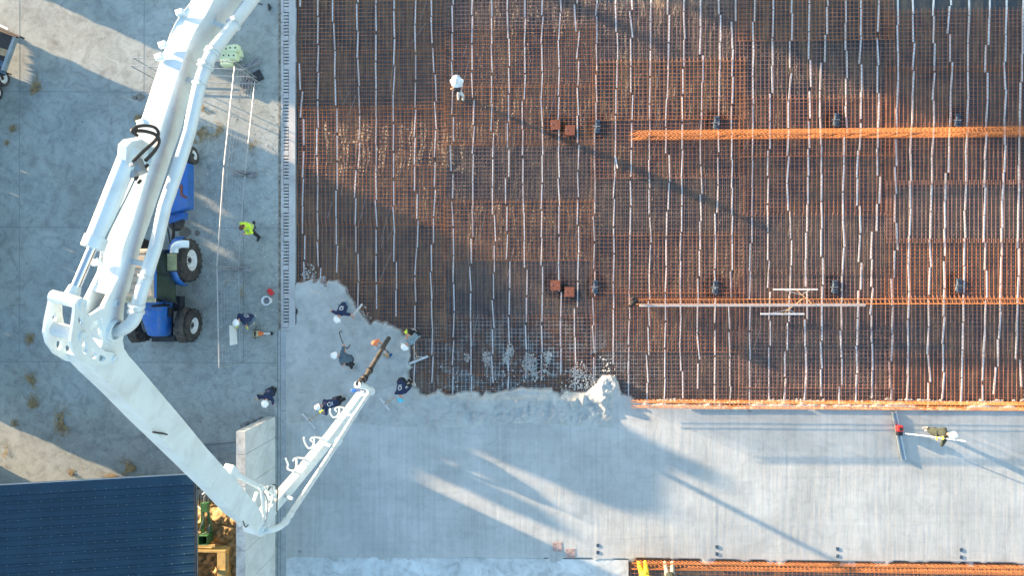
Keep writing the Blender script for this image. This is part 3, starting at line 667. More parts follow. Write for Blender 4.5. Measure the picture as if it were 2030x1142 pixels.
# ------------------------------------------------------------------ shelter with blue roof
def lerp(a, b_, t): return a+(b_-a)*t
A, B, C_, D = G(-260, 978, 3.0), G(384.5, 941, 3.0), G(388, 1290, 3.15), G(-260, 1340, 3.15)
sh = thing('shelter', 'open farm shelter with a dark blue ribbed metal roof', 'shelter', (A+B+C_+D)/4*1.0-Vector((0, 0, 3.05)))
mb = MB(); mb.prism([A, B, C_, D], Vector((0, 0, -.10))); rf = mb.build('roof', M['roof'], sh)
mb = MB(); NR = 20
for i in range(1, NR):
    t_ = i/NR; a, b_ = lerp(A, D, t_*1.0), lerp(B, C_, t_); mb.bar(a+Vector((0, 0, .012)), b_+Vector((0, 0, .012)), .035, .035)
    a2, b2 = lerp(A, D, t_+.018), lerp(B, C_, t_+.018); mb.bar(a2+Vector((0, 0, .004)), b2+Vector((0, 0, .004)), .05, .012)
mb.build('roof_ribs', M['roof'], rf)
mb = MB(); sr_ = random.Random(6)
for i in range(1, NR):
    for j in range(4, 30):
        q = lerp(lerp(A, D, i/NR), lerp(B, C_, i/NR), j/30+sr_.uniform(-.003, .003))+Vector((0, 0, .031)); mb.box(q, (.022, .022, .008))
tag(mb.build('screws', M['steel'], rf), kind='stuff')
mb = MB(); mb.bar(lerp(A, D, .028)+Vector((0, 0, .03)), lerp(B, C_, .028)+Vector((0, 0, .03)), .38, .012); mb.build('ridge_cap', M['roof'], rf)
mb = MB(); mb.bar(B+Vector((.04, .02, -.04)), C_+Vector((.04, 0, -.04)), .05, .16); mb.build('verge_trim', M['black'], rf)
mb = MB(); mb.bar(A+Vector((0, .03, .0)), B+Vector((.03, .03, 0)), .03, .10); mb.build('front_trim', M['galv'], rf)
mb = MB(); mb.bar(B+Vector((.075, .0, -.03)), C_+Vector((.075, 0, -.03)), .02, .03); mb.build('edge_flashing', M['steel'], rf)
for px, py in ((360, 985), (40, 1010), (360, 1230), (40, 1260)):
    p = G(px, py, 2.9); mb = MB(); mb.box((p.x, p.y, 1.45), (.14, .14, 2.9)); mb.build('post', M['navymetal'], sh)
# box of yellow timber, chaff heap, green machine
p = G(412, 1090, 1.0)
t = thing('timber_crate', 'open yellow timber crate beside the blue roofed shelter', 'crate', G(415, 1092))
c0, c1 = G(330, 1092, 1.05), G(447, 1092, 1.05); c2 = G(447, 1180, 1.05); x0_, x1_, y1_, y0_ = c0.x, c1.x, c1.y, c2.y
for (xa_, xb_, ya_, yb_) in ((x0_, x1_, y1_-.10, y1_), (x1_-.33, x1_, y0_, y1_-.105), (x0_, x1_, y0_-.05, y0_)):
    mb = MB(); mb.box(((xa_+xb_)/2, (ya_+yb_)/2, .53), (xb_-xa_, yb_-ya_, 1.04)); mb.build('side_wall', M['yellowwood'], t, bevel=.01)
mb = MB(); mb.box((x1_+.02, (y0_+y1_)/2+.35, .98), (.10, .7, .06)); mb.box((x1_-.15, y1_-.75, 1.075), (.34, .05, .03)); mb.build('batten', M['yellowwood'], t)
mb = MB(); mb.box(((x0_+x1_-.33)/2, (y0_+y1_)/2, .06), (x1_-x0_-.35, y1_-y0_-.15, .05)); mb.build('floor', M['navymetal'], t)
mb = MB(); mb.box(((x0_+x1_)/2-.1, y1_+.12, 1.02), (1.7, .10, .06), rz=.05); mb.box(((x0_+x1_)/2-.5, y1_+.3, 1.0), (1.0, .12, .05), rz=-.03); tag(mb.build('loose_planks', M['yellowwood'], origin=(x0_, y1_, 1)), 'loose yellow planks lying across the crate top', 'planks')
xs = np.linspace(G(375, 1000).x, wx1-.345, 60); ys = np.linspace(G(0, 1180).y, G(0, 960).y, 110); X, Y = np.meshgrid(xs, ys)
fx = np.clip((Y-G(0, 985).y)/-.6, 0, 1)*np.clip((X-xs[0])/.3, 0, 1); Z = .004-.05+fx*(.38+.5*np.abs(fbm(X, Y, 1.6, 5, 61))+.12*fbm(X, Y, 7, 3, 4)+.3*((X-xs[0])/(xs[-1]-xs[0])))
hp = grid_mesh('chaff_heap', X, Y, Z, [M['hay']]); tag(hp, 'heap of golden chaff between the shelter and the retaining wall', 'chaff heap', kind='stuff')
straw(430, 1040, .7, 1.2, 900, 'patch of coarse straw on top of the chaff heap by the wall', 0, 'straw', .9)
p = G(407, 1050, .5); t = thing('green_machine', 'old green hopper machine with a tow hook beside the shelter', 'farm machine', (p.x, p.y, 0))
q = G(408, 1068, .8); mb = MB()
for s_ in ((-.17, 0, .02, .36), (.17, 0, .02, .36), (0, .17, .36, .02), (0, -.17, .36, .02)): mb.box(q+Vector((s_[0], s_[1], 0)), (s_[2], s_[3], .5))
mb.build('hopper', M['green'], t, bevel=.006)
mb = MB(); mb.box(q+Vector((0, 0, -.24)), (.34, .34, .02)); mb.build('hopper_floor', M['black'], t)
q = G(407, 1006, 1.0); mb = MB(); mb.box(q, (.28, .35, .22)); mb.bar(q+Vector((-.1, -.1, 0)), G(402, 1060, .7), .12, .10); mb.bar(q+Vector((.1, -.1, 0)), G(420, 1056, .7), .08, .08); mb.build('frame', M['green'], t, bevel=.01)
mb = MB(); mb.tube([q+Vector((0, .15, .08)), q+Vector((0, .42, .1)), q+Vector((.06, .5, .1)), q+Vector((.02, .58, .1)), q+Vector((-.06, .52, .1))], .022, 8); mb.build('tow_hook', M['galv'], t, True)
mb = MB(); mb.tube([G(398+18*math.cos(a), 1040+20*math.sin(a), .9) for a in [2*PI*k/18*.8 for k in range(18)]], .018, 8); mb.tube([G(388, 1000, .8), G(398, 1010, 1.0), G(404, 1030, 1.0), G(392, 1060, .9)], .016, 8); mb.build('hose', M['steel'], t, True)
mb = MB(); q = G(414, 1050, .75); mb.box(q, (.16, .24, .05), rz=-.2); mb.build('perforated_plate', M['steel'], t)
mb = MB()
for px in range(393, 448, 7):
    a = G(px, 993, .35); mb.box((a.x, a.y, .25), (.03, .40, .03))
gr = mb.build('slatted_grate', M['navymetal'], origin=G(420, 993)); tag(gr, 'dark slatted grate in the ground beside the shelter corner', 'grate')

# ------------------------------------------------------------------ wheels
def wheel(parent, c, r, w, axis, lugs=0, rimr=.55, name='wheel', face=1):
    c = Vector(c); ax = Vector(axis).normalized(); up = Vector((0, 0, 1)); y = ax.cross(up).normalized(); up = y.cross(ax)
    R = Matrix.Translation(c) @ Matrix((ax.cross(up)*-1, up, ax)).transposed().to_4x4()
    wb = MB(); prof = [(r*rimr, -w/2), (r*.80, -w*.52), (r*.94, -w*.47), (r, -w*.32), (r, w*.32), (r*.94, w*.47), (r*.80, w*.52), (r*rimr, w/2), (r*rimr*.98, w*.3), (r*rimr*.98, -w*.3)]
    wh = bpy.data.objects.new(name, None); COL.objects.link(wh); wh.parent = parent; wh.location = c-root_loc(parent)
    wb.lathe(prof+prof[:1], 40, R, False)
    if lugs:
        for i in range(lugs):
            for s_ in (-1, 1):
                a = 2*PI*(i+(.5 if s_ > 0 else 0))/lugs; P = []
                for tt, rr in ((.02, 1.0), (.30, 1.0), (.50, .93)):
                    aa = a+tt*.38; P.append(R@Vector((r*rr*1.02*math.cos(aa), r*rr*1.02*math.sin(aa), s_*w*tt)))
                for k in range(2): wb.bar(P[k], P[k+1], r*.07, r*.07)
    wb.build('tyre', M['tyre'], wh, True)
    rb = MB(); rb.lathe([(r*rimr*1.0, -w*.40), (r*rimr*1.04, w*.44), (r*rimr*.96, w*.45), (r*rimr*.85, w*.25), (r*rimr*.8, w*.12), (r*.18, w*.16), (r*.16, w*.24), (.01, w*.24)], 28, R)
    rb.build('rim', M['rim'], wh, True)
    hb = MB(); hb.lathe([(r*.13, w*.2), (r*.12, w*.34), (.01, w*.35)], 12, R)
    for i in range(8): a = 2*PI*i/8; q = R@Vector((r*.16*1.15*math.cos(a), r*.185*math.sin(a), w*.2)); hb.tube([q, q+ax*.03], .02, 6)
    hb.build('hub', M['navymetal'], wh, True); return wh
# ------------------------------------------------------------------ tractor
tx = G(384, 516, .8).x-.30-.93; TX = tx
ry = G(385, 516, .8).y; fy = G(390, 645, .62).y
T = thing('tractor', 'blue tractor with a tan cab roof parked under the boom', 'tractor', (TX, (ry+fy)/2, 0))
xr = TX+.93
wheel(T, (xr, ry, .82), .82, .52, (1, 0, 0), 20, .52); wheel(T, (TX-.93, ry, .82), .82, .52, (-1, 0, 0), 20, .52)
for s_ in (1, -1): wheel(T, (TX+s_*.98, fy, .64), .64, .42, (s_, -.10, 0), 17, .52)
mb = MB()                                                     # hood: tapered, rounded cross-section
def loftbox(mb, secs):
    k0 = len(mb.v)
    for (y, xh, z0, z1, xt) in secs:
        for (x, z) in ((-xh, z0), (-xh, z0+(z1-z0)*.72), (-xt, z1-.015), (0, z1+.03), (xt, z1-.015), (xh, z0+(z1-z0)*.72), (xh, z0)): mb.v.append((TX+x, y, z))
    n = 7
    for i in range(len(secs)-1):
        for j in range(n): mb.f.append((k0+i*n+j, k0+i*n+(j+1) % n, k0+(i+1)*n+(j+1) % n, k0+(i+1)*n+j))
    mb.f.append(tuple(k0+j for j in range(n))); mb.f.append(tuple(k0+(len(secs)-1)*n+j for j in reversed(range(n))))
hy0 = G(316, 598, 1.75).y; hy1 = G(316, 668, 1.5).y
loftbox(mb, [(hy0, .44, .9, 1.80, .34), (hy0-.6, .42, .9, 1.74, .31), (hy1+.35, .37, .85, 1.62, .25), (hy1+.06, .33, .8, 1.50, .20), (hy1, .28, .75, 1.35, .16)])
hd = mb.build('hood', M['blue'], T, True)
mb = MB(); mb.box((TX, hy0+.02, 1.45), (.86, .05, .7)); mb.build('firewall', M['black'], T)
mb = MB()
for s_ in (-1, 1): mb.box((TX+s_*.12, hy1-.005, 1.2), (.12, .03, .08)); 
mb.build('headlight', M['glass'], hd)
mb = MB(); mb.box((TX, (hy0+hy1)/2, .75), (.55, hy0-hy1+.1, .45)); mb.box((TX, hy1-.12, .62), (.95, .26, .35)); mb.box((TX, (ry+hy0)/2, .75), (.6, 2.2, .5)); mb.box((TX, fy, .62), (1.7, .16, .16)); mb.box((TX, ry, .82), (1.6, .22, .22)); mb.build('chassis', M['navymetal'], T, bevel=.02)
mb = MB(); mb.box((TX+.62, hy0-.1, .75), (.3, .6, .35)); mb.box((TX+.50, hy0-.42, 1.15), (.12, .35, .25)); mb.build('side_step', M['black'], T, bevel=.02)
cy0, cy1 = G(300, 497, 2.7).y, G(300, 586, 2.7).y
cb = MB(); cz0, cz1 = 1.25, 2.62
# cab glasshouse
def quadbox(mb, b0, b1): mb.add(b0+b1, [(3, 2, 1, 0), (4, 5, 6, 7), (0, 1, 5, 4), (1, 2, 6, 5), (2, 3, 7, 6), (3, 0, 4, 7)])
quadbox(cb, [(TX-.80, cy1-.30, cz0), (TX+.80, cy1-.30, cz0), (TX+.72, cy0+.1, cz0), (TX-.72, cy0+.1, cz0)], [(TX-.68, cy1+.02, cz1), (TX+.68, cy1+.02, cz1), (TX+.66, cy0, cz1), (TX-.66, cy0, cz1)])
cab = cb.build('cab', M['glass'], T, bevel=.03)
mb = MB()
for s_ in (-1, 1):
    mb.bar((TX+s_*.81, cy1-.31, cz0), (TX+s_*.69, cy1, cz1), .06); mb.bar((TX+s_*.73, cy0+.1, cz0), (TX+s_*.67, cy0, cz1), .06); mb.bar((TX+s_*.79, (cy0+cy1)/2-.1, cz0), (TX+s_*.69, (cy0+cy1)/2, cz1), .05)
mb.build('pillars', M['black'], cab)
mb = MB(); mb.box((TX, (cy0+cy1)/2, 2.70), (1.50, cy0-cy1+.15, .15)); rfo = mb.build('roof', M['tan'], T, bevel=.07)
mb = MB()
for k in range(6): mb.box((TX-.05, cy1+.2+k*(cy0-cy1-.3)/5, 2.782), (.95, .028, .02))
mb.bar((TX+.45, cy1+.1, 2.783), (TX+.55, (cy0+cy1)/2, 2.783), .03, .02); mb.bar((TX+.55, (cy0+cy1)/2, 2.783), (TX+.45, cy0-.05, 2.783), .03, .02); mb.build('roof_groove', M['soil'], rfo)
mb = MB(); mb.bar((TX+.77, cy1-.1, 2.66), (TX+.79, (cy0+cy1)/2, 2.70), .03, .10); mb.bar((TX+.79, (cy0+cy1)/2, 2.70), (TX+.76, cy0+.05, 2.66), .03, .10); mb.build('roof_edge', M['blue'], rfo)
mb = MB(); mb.box((TX+.15, cy1-.15, 2.60), (1.2, .22, .06)); mb.build('visor', M['olive'], rfo, bevel=.02)
for s_ in (-1, 1):
    mb = MB(); P = []
    for k in range(9):
        a = math.radians(15+165*k/8); P.append((ry-.03-math.sin(a-PI/2)*0+.98*math.cos(a), .82+.98*math.sin(a)))
    xi, xo_ = TX+s_*.70, TX+s_*1.02
    pts = [(xi, y, z) for y, z in P]+[(xo_, y, z) for y, z in P]; n_ = len(P)
    mb.add(pts, [(i, i+1, i+1+n_, i+n_) for i in range(n_-1)]); f_ = mb.build('fender', M['blue'], T, True); sd = f_.modifiers.new('s', 'SOLIDIFY'); sd.thickness = .05
    mb = MB(); P = [(fy+.78*math.cos(math.radians(a)), .64+.78*math.sin(math.radians(a))) for a in range(20, 150, 16)]; n_ = len(P); xi, xo_ = TX+s_*.78, TX+s_*1.12
    mb.add([(xi, y, z) for y, z in P]+[(xo_, y, z) for y, z in P], [(i, i+1, i+1+n_, i+n_) for i in range(n_-1)]); f_ = mb.build('front_fender', M['tyre'], T, True); sd = f_.modifiers.new('s', 'SOLIDIFY'); sd.thickness = .03
mb = MB(); q = G(341, 520, 2.25); mb.box(q, (.36, .62, .05)); mb.build('side_window', M['palewindow'], T, bevel=.02)
mb = MB(); mb.box(q-Vector((0, 0, .03)), (.44, .70, .05)); mb.build('window_frame', M['black'], T, bevel=.01)
mb = MB(); mb.tube([G(x, y, z) for x, y, z in spl([(374, 484, 1.75), (358, 484, 1.9), (347, 490, 1.9), (345, 508, 1.85)])], .145, 16); mb.build('white_duct', M['white'], T, True)
for s_ in (-1, 1): mb = MB(); mb.bar((TX+s_*.45, hy0-.1, 1.5), (TX+s_*.75, hy0+.1, 1.9), .03); mb.box((TX+s_*.82, hy0+.1, 1.95), (.16, .04, .25)); mb.build('mirror', M['black'], T)
mb = MB(); mb.tube([(TX+.48, hy0-.15, 1.2), (TX+.50, hy0-.15, 2.4)], .045, 12); mb.build('exhaust', M['black'], T, True)
for s_ in (-1, 1): mb = MB(); mb.tube([(TX+s_*.30, ry+.3, .7), (TX+s_*.35, ry+1.05, .75), (TX+s_*.3, ry+1.5, .7)], .04, 8); mb.build('linkage_arm', M['navymetal'], T, True)
# ------------------------------------------------------------------ blue implement behind the tractor
p = G(350, 380, .6); im = thing('blue_implement', 'blue trailed implement hitched behind the tractor beside the pipe', 'farm implement', (p.x, p.y, 0))
mb = MB()
a, b_, c_, d_ = G(310, 432, 1.0), G(365, 440, .9), G(372, 320, .9), G(352, 320, 1.0)
mb.prism([G(330, 425, .95), G(372, 412, .95), G(372, 322, .95), G(356, 322, .95), G(320, 400, .95)], Vector((0, 0, -.5))); mb.build('body', M['blue'], im, bevel=.03)
mb = MB(); mb.prism([G(335, 445, .7), G(362, 434, .7), G(364, 420, .7), G(330, 420, .7)], Vector((0, 0, -.4))); mb.build('front_body', M['blue'], im, bevel=.03)
mb = MB(); mb.prism([G(356, 366, .96), G(362, 366, .96), G(362, 385, .96), G(371, 390, .96), G(371, 394, .96), G(358, 388, .96)], Vector((0, 0, .012))); mb.build('worn_patch', M['plate'], im)
mb = MB(); q = G(328, 362, 1.05); mb.add([q+Vector((-.08, -.08, 0)), q+Vector((.09, -.08, 0)), q+Vector((.02, .12, 0)), q+Vector((-.08, -.08, -.02)), q+Vector((.09, -.08, -.02)), q+Vector((.02, .12, -.02))], [(0, 1, 2), (5, 4, 3), (0, 1, 4, 3), (1, 2, 5, 4), (2, 0, 3, 5)]); mb.build('warning_triangle', M['black'], im)
mb = MB(); q = G(350, 441, .55); mb.lathe([(.30, -.06), (.34, 0), (.30, .10), (.1, .12)], 20, Matrix.Translation(q)); mb.build('drum', M['tyre'], im, True)
mb = MB(); mb.tube([G(345, 445, .6), G(344, 490, .6)], .05, 8); mb.tube([G(332, 450, .7), G(338, 485, .7)], .03, 8); mb.bar(G(318, 424, .8), G(328, 436, .8), .08); mb.build('drawbar', M['navymetal'], im, True)
wheel(im, G(386, 308, .35)-Vector((.14, 0, 0)), .36, .30, (1, .12, 0), 0, .55, 'wheel')
mb = MB(); mb.bar(G(360, 330, .4), G(382, 309, .38), .08); mb.build('axle_arm', M['blue'], im)
# ------------------------------------------------------------------ dark trailer at the left edge
p = G(5, 105, .6); tr = thing('flatbed_trailer', 'dark trailer with sunlit bed poking in at the upper left edge', 'trailer', (p.x-1, p.y, 0))
P = [G(-60, 25, 1.0), G(-5, 51, 1.0), G(33, 70, 1.0), G(7, 148, 1.0), G(-60, 160, 1.0)]
mb = MB(); mb.prism(P, Vector((0, 0, -.10))); mb.build('bed', M['navymetal'], tr)
mb = MB(); mb.bar(G(-60, 28, 1.15), G(44, 74, 1.15), .07, .25); mb.build('headboard', M['black'], tr)
mb = MB(); mb.bar(G(-30, 36, 1.3), G(16, 57, 1.3), .08, .03); mb.build('headboard_trim', M['whiteplastic'], tr)
mb = MB(); mb.bar(G(31, 74, 1.05), G(7, 140, 1.05), .12, .16); mb.build('side_rail', M['steel'], tr)
mb = MB(); mb.box(G(3, 103, 1.03), (.6, .22, .05), rz=-.35); mb.bar(G(-10, 92, 1.03), G(16, 100, 1.03), .05, .06); mb.build('load_board', M['wood'], tr)
mb = MB(); mb.bar(G(-20, 132, 1.02), G(10, 145, 1.02), .08, .08); mb.bar(G(-10, 118, 1.02), G(12, 124, 1.02), .05, .06); mb.box(G(2, 128, 1.03), (.2, .15, .1)); mb.build('frame_parts', M['jeans'], tr)
wheel(tr, G(8, 154, .32)-Vector((.12, 0, 0)), .33, .24, (1, -.1, 0), 0, .62, 'wheel'); wheel(tr, G(-6, 182, .32)-Vector((.12, 0, 0)), .33, .24, (1, -.1, 0), 0, .62, 'wheel')
mb = MB(); mb.bar(G(-5, 138, .8), G(22, 147, .8), .05); mb.build('axle', M['navymetal'], tr)

# ------------------------------------------------------------------ concrete pump boom
BM = thing('concrete_pump_boom', 'white articulated concrete pump boom hanging folded over the site', 'pump boom', (U(430, 0).x, U(430, 0).y, 0))
def plate(name, pts, o0, o1, m_='white', parent=BM, smooth=False, bev=.006):
    o0, o1 = min(o0, o1), max(o0, o1); a = [U(x, y, o1) for x, y in pts]; mb = MB(); mb.prism(a, NB*(o0-o1)); return mb.build(name, M[m_], parent, smooth, bev)
def btube(name, pts, off, r, m_='pipew', parent=BM, seg=16):
    offs = off if isinstance(off, (list, tuple)) else [off]*len(pts); mb = MB(); mb.tube([U(x, y, o) for (x, y), o in zip(pts, offs)], r, seg); return mb.build(name, M[m_], parent, True)
WA = .245
topE = [(640, -365), (423.5, 0), (410, 27), (399, 43), (388, 60), (377, 83), (362.5, 122), (348, 167), (338.5, 197), (326.5, 234), (317.6, 262), (300, 322), (282, 380), (264, 439), (248, 482), (243, 500)]
rightE = [(700, -330), (481.6, 0), (450, 43), (428, 74), (411, 97), (398, 122), (391, 141), (384, 170), (370, 215), (359, 259), (343, 304), (328, 350), (313, 394), (297, 442), (283, 481), (277, 500)]
plate('boom_section', topE+[(240, 530), (234, 553), (226, 571), (219, 586), (256, 580), (270, 526)]+rightE[::-1], -WA, 0)
fork = [(243, 500), (240, 530), (235, 551), (221.6, 578.5), (209, 604), (203, 618), (202, 645), (203, 665), (210, 680), (221.6, 686), (235, 684), (245, 670), (246.5, 650), (245, 630), (247, 605), (255, 570), (270, 526), (277, 500)]
plate('fork_plate', fork, -.045, .004)
mb = MB(); mb.prism([U(x, y, 0)+NB*(-WA-.004) for x, y in fork], NB*.05); mb.build('fork_plate', M['white'], BM, False, .006)
# weld lip and brackets on the far edge
for (x, y) in ((352, 24), (318, 88), (311, 112), (275, 243), (186, 520)):
    a = U(x+5, y, -WA); mb = MB(); mb.box(a, (.09, .07, .05), rz=.3); mb.build('lug', M['white'], BM, bevel=.01)
btube('edge_tube', [(378, 6), (361, 28), (350, 44), (338, 70), (306, 170), (282, 246)], -WA+.0, .010)
ringpts = [U(228, 655, .004)]
def vdir():                                                   # in-plane basis
    es = Vector((NB.y, -NB.x, 0)).normalized(); return es, Vector((0, 0, 1))
ES, EZ = vdir()
def boss(px, py, off, r, dep, name='pin', m_='white', hole=False, parent=BM):
    c = U(px, py, off); R = Matrix.Translation(c) @ Matrix((ES, EZ, NB)).transposed().to_4x4(); mb = MB()
    prof = [(r, -dep), (r, dep*.6), (r*.93, dep), (r*.62, dep), (r*.58, dep*.55), (.002, dep*.55)] if not hole else [(r, -dep), (r, dep), (r*.8, dep), (r*.8, -dep*.5), (.002, -dep*.5)]
    mb.lathe(prof, 28, R); return mb.build(name, M[m_], parent, True)
boss(227, 655, .02, .125, .03, 'pivot_ring', 'white', True); boss(232, 601, .012, .042, .015, 'bushing', 'pipew')
mb = MB(); mb.tube([U(232, 601, .022), U(232, 601, .0285)], .022, 16); mb.build('bushing_bore', M['steel'], BM, True)
# linkage plates
lp = [(154, 594), (163, 590), (171, 596), (172.5, 612), (174, 628), (188, 620), (203, 611), (209, 618), (207, 628), (186, 638), (179, 650), (182, 668), (193, 684), (208, 697), (226, 700.5), (236, 704), (238, 712), (234, 720), (226, 723), (203, 724), (181, 724), (160, 715), (146.5, 698), (140.5, 677), (144, 650), (148, 620), (149, 602)]
holes = [[(156, 640), (155, 632), (159, 625), (163, 632), (165, 642), (160, 647)], [(162, 693), (160, 688), (168, 676), (173, 677), (174, 695), (170, 703), (165, 700)], [(180, 700), (180, 692), (183, 689), (192, 700), (191, 710), (184, 713)], [(196, 712), (198, 704), (207, 706), (210, 711), (206, 716), (198, 717)]]
def holed(name, outer, holes, o0, o1):
    import mathutils
    from mathutils.geometry import tessellate_polygon
    rings = [outer]+holes; flat = [p for r_ in rings for p in r_]
    tri = tessellate_polygon([[Vector((x, y, 0)) for x, y in r_] for r_ in rings])
    n = len(flat); vs = [U(x, y, o1) for x, y in flat]; vs += [v+NB*(o0-o1) for v in vs]
    fs = [tuple(t_) for t_ in tri]+[tuple(i+n for i in reversed(t_)) for t_ in tri]; k = 0
    for r_ in rings:
        m_ = len(r_)
        for i in range(m_): fs.append((k+i, k+(i+1) % m_, k+(i+1) % m_+n, k+i+n))
        k += m_
    mb = MB(); mb.add(vs, fs); return mb.build(name, M['white'], BM)
holed('linkage_plate', lp, holes, .03, .06)
fpo = [(101, 592), (110, 583), (120, 587), (123, 600), (124, 625), (127, 640), (145, 652), (150, 665), (160, 690), (163, 716), (150, 719), (133, 716.5), (109.6, 702.5), (94, 681), (88.6, 659), (92, 636), (97, 612)]
fho = [[(105, 636), (104, 629), (109, 619), (113, 630), (110, 638)], [(112, 684), (113, 677), (123, 676), (123, 686), (118, 695), (114, 692)], [(130, 689), (133, 681), (143, 691), (141, 699), (133, 703), (131, 697)]]
# far plate is traced in its own plane behind the beam
holed('linkage_plate', fpo, fho, -.262, -.232)
for (x, y, r_) in ((163.5, 602, .048), (163.5, 666, .052), (227, 711.5, .042)): boss(x, y, .068, r_, .018)
def cross(x, y, r_, o0=-.235, o1=.03): mb = MB(); c = U(x, y, .06); c0 = c-NB*.055; mb.tube([c0, c0+NB*(o0-o1)], r_, 24); mb.build('cross_tube', M['white'], BM, True)
cross(163.5, 602, .062); cross(163.5, 666, .075); cross(227, 711.5, .045)
# link arm from the plates up into the fork
mb = MB(); mb.bar(U(168, 650, -.10), U(222, 600, -.10), .12, .10); mb.build('link_arm', M['white'], BM, bevel=.02)
boss(196, 657, -.16, .085, .10, 'pivot_drum', 'white')
# hydraulic cylinder
cyl = [(262, 292), (183, 492)]; c0, c1 = U(*cyl[0], -.12), U(*cyl[1], -.12)
mb = MB(); d = (c1-c0).normalized(); mb.tube([c0, c0+d*.02, c1-d*.12, c1-d*.119, c1], [.08, .098, .098, .112, .112], 28); cy_ = mb.build('cylinder_barrel', M['white'], BM, True)
ce = U(137.5, 597.5, -.12); mb = MB(); mb.tube([c1, ce], .046, 24); mb.build('cylinder_rod', M['chrome'], BM, True)
mb = MB(); mb.tube([ce-d*.16, ce-d*.02], [.055, .08], 20); mb.build('rod_eye', M['white'], BM, True)
btube('cylinder_line', [(270, 350), (250, 392), (228, 436), (213, 464), (209, 474)], -.02, .008, 'steel', cy_, 8)
plate('cylinder_bracket', [(252, 290), (262, 280), (282, 276), (298, 286), (290, 322), (262, 334), (250, 318)], -.16, -.06)
mb = MB(); rr = random.Random(4); mb.box(U(270, 331, -.04), (.14, .16, .12), rz=.4)
for i in range(16): q = U(265+rr.uniform(-6, 16), 328+rr.uniform(-14, 20), -.04+rr.uniform(-.04, .05)); mb.box(q, (rr.uniform(.03, .07), rr.uniform(.03, .07), rr.uniform(.03, .08)), rz=rr.random())
vb = mb.build('valve_block', M['galv'], BM, bevel=.004)
for (x, y) in ((291, 330), (271, 354), (277, 361)): btube('plug', [(x-3, y+2), (x+2, y-4)], .03, .016, 'hosebk', vb, 8)
H1 = spl([(264, 319.6), (285, 299), (307, 278.7), (314, 265), (309, 254), (295, 249), (275, 250), (262, 259), (272, 268)]); H2 = spl([(288.6, 318), (307, 298), (315, 280), (309, 267), (289, 260), (270, 259), (262, 262)])
btube('hydraulic_hose', H1, .05, .017, 'hosebk', BM, 10); btube('hydraulic_hose', H2, .04, .019, 'hosebk', BM, 10)
btube('hydraulic_hose', spl([(256, 281), (248, 284), (245, 296), (244, 306)]), -.2, .014, 'hosebk', BM, 8)
# concrete pipe along section A
OP = .25; PA = [(700, -255), (500, 0), (458, 55), (426, 96), (411.6, 122), (402, 149), (395, 170), (375.7, 259), (352, 335), (326.5, 409), (309, 487), (295.5, 529), (277, 591), (272.5, 607)]
btube('concrete_pipe', PA, OP, .069, 'pipew'); EL = spl([(272.5, 606, .25), (269, 625, .245), (261, 640, .21), (249, 650, .14), (236, 655, .05), (222, 658, -.06)], 5)
btube('pipe_elbow', [(a, b_) for a, b_, c_ in EL], [c_ for a, b_, c_ in EL], .069)
def collar(x, y, x2, y2, off, r, w=.035, name='pipe_clamp', m_='pipew'):
    a = U(x, y, off); d = (U(x2, y2, off)-a).normalized(); mb = MB(); mb.tube([a-d*w, a-d*w*.4, a-d*w*.39, a+d*w*.39, a+d*w*.4, a+d*w], [r*1.12, r*1.12, r*.98, r*.98, r*1.12, r*1.12], 20)
    t_ = d.cross(NB).normalized(); mb.box(a+t_*r*1.15+NB*.02, (.05, .05, .05), rz=.4); return mb.build(name, M[m_], BM, True)
collar(421, 104, 412, 121, OP, .078, .03); collar(408, 129, 402, 149, OP, .078, .03); collar(270, 612, 268.4, 628, OP, .078, .05); collar(463, 48, 458, 55, OP, .074, .012); collar(396, 166, 393, 180, OP, .074, .012); collar(289, 549, 286, 560, OP, .074, .012)
for (x, y, x2, y2) in ((425, 45, 452, 56), (372, 158, 392, 163), (262, 518, 287, 524)):
    mb = MB(); mb.bar(U(x, y, 0), U(x2, y2, OP-.06), .06, .05); mb.build('pipe_bracket', M['pipew'], BM, bevel=.01)
# section B
WB = .25
SB = [(208, 650), (214, 636), (232, 634), (246, 655), (246, 665), (244, 676), (247, 692), (256, 706), (268, 719), (319, 779.5), (363.5, 832), (411, 890), (472, 957.6), (508, 1000), (519, 1018), (524, 1035), (524, 1060), (519, 1066), (507, 1061), (504, 1051), (469, 1025), (430, 981.4), (340, 890), (289, 839), (241.5, 788.5), (200, 748), (180, 726), (170, 712), (186, 703), (201, 690), (207, 670)]
plate('boom_section', SB, -.01-WB, -.01)
seB = [(186, 738), (196, 752), (241, 793), (286, 843), (335, 893), (426, 984), (463, 1021), (478, 1042)]
btube('hydraulic_line', seB, -.20, .014, 'pipew', BM, 8); btube('hydraulic_line', [(x-2, y+3) for x, y in seB], -.26, .012, 'pipew', BM, 8)
btube('concrete_pipe', [(200, 720), (241, 778), (289, 828), (340, 880), (430, 972), (490, 1033)], -.42, .069); btube('hydraulic_hose', spl([(160, 716), (175, 724), (183, 735), (192, 748)]), -.15, .016, 'hosebk', BM, 8)
for i in range(12):
    t_ = (i+.5)/12*6; k = int(t_); f_ = t_-k; x = seB[k+1][0]*f_+seB[k][0]*(1-f_); y = seB[k+1][1]*f_+seB[k][1]*(1-f_)
    mb = MB(); mb.box(U(x, y, -.20), (.05, .10, .05), rz=.7); mb.build('line_clip', M['white'], BM)
btube('loose_strap', [(303, 857), (314, 859), (324, 860), (331, 862)], .02, .012, 'hosebk', BM, 8)
btube('hook', spl([(482, 1034), (485, 1043), (488, 1046), (492, 1041)]), .01, .010, 'hosebk', BM, 8)
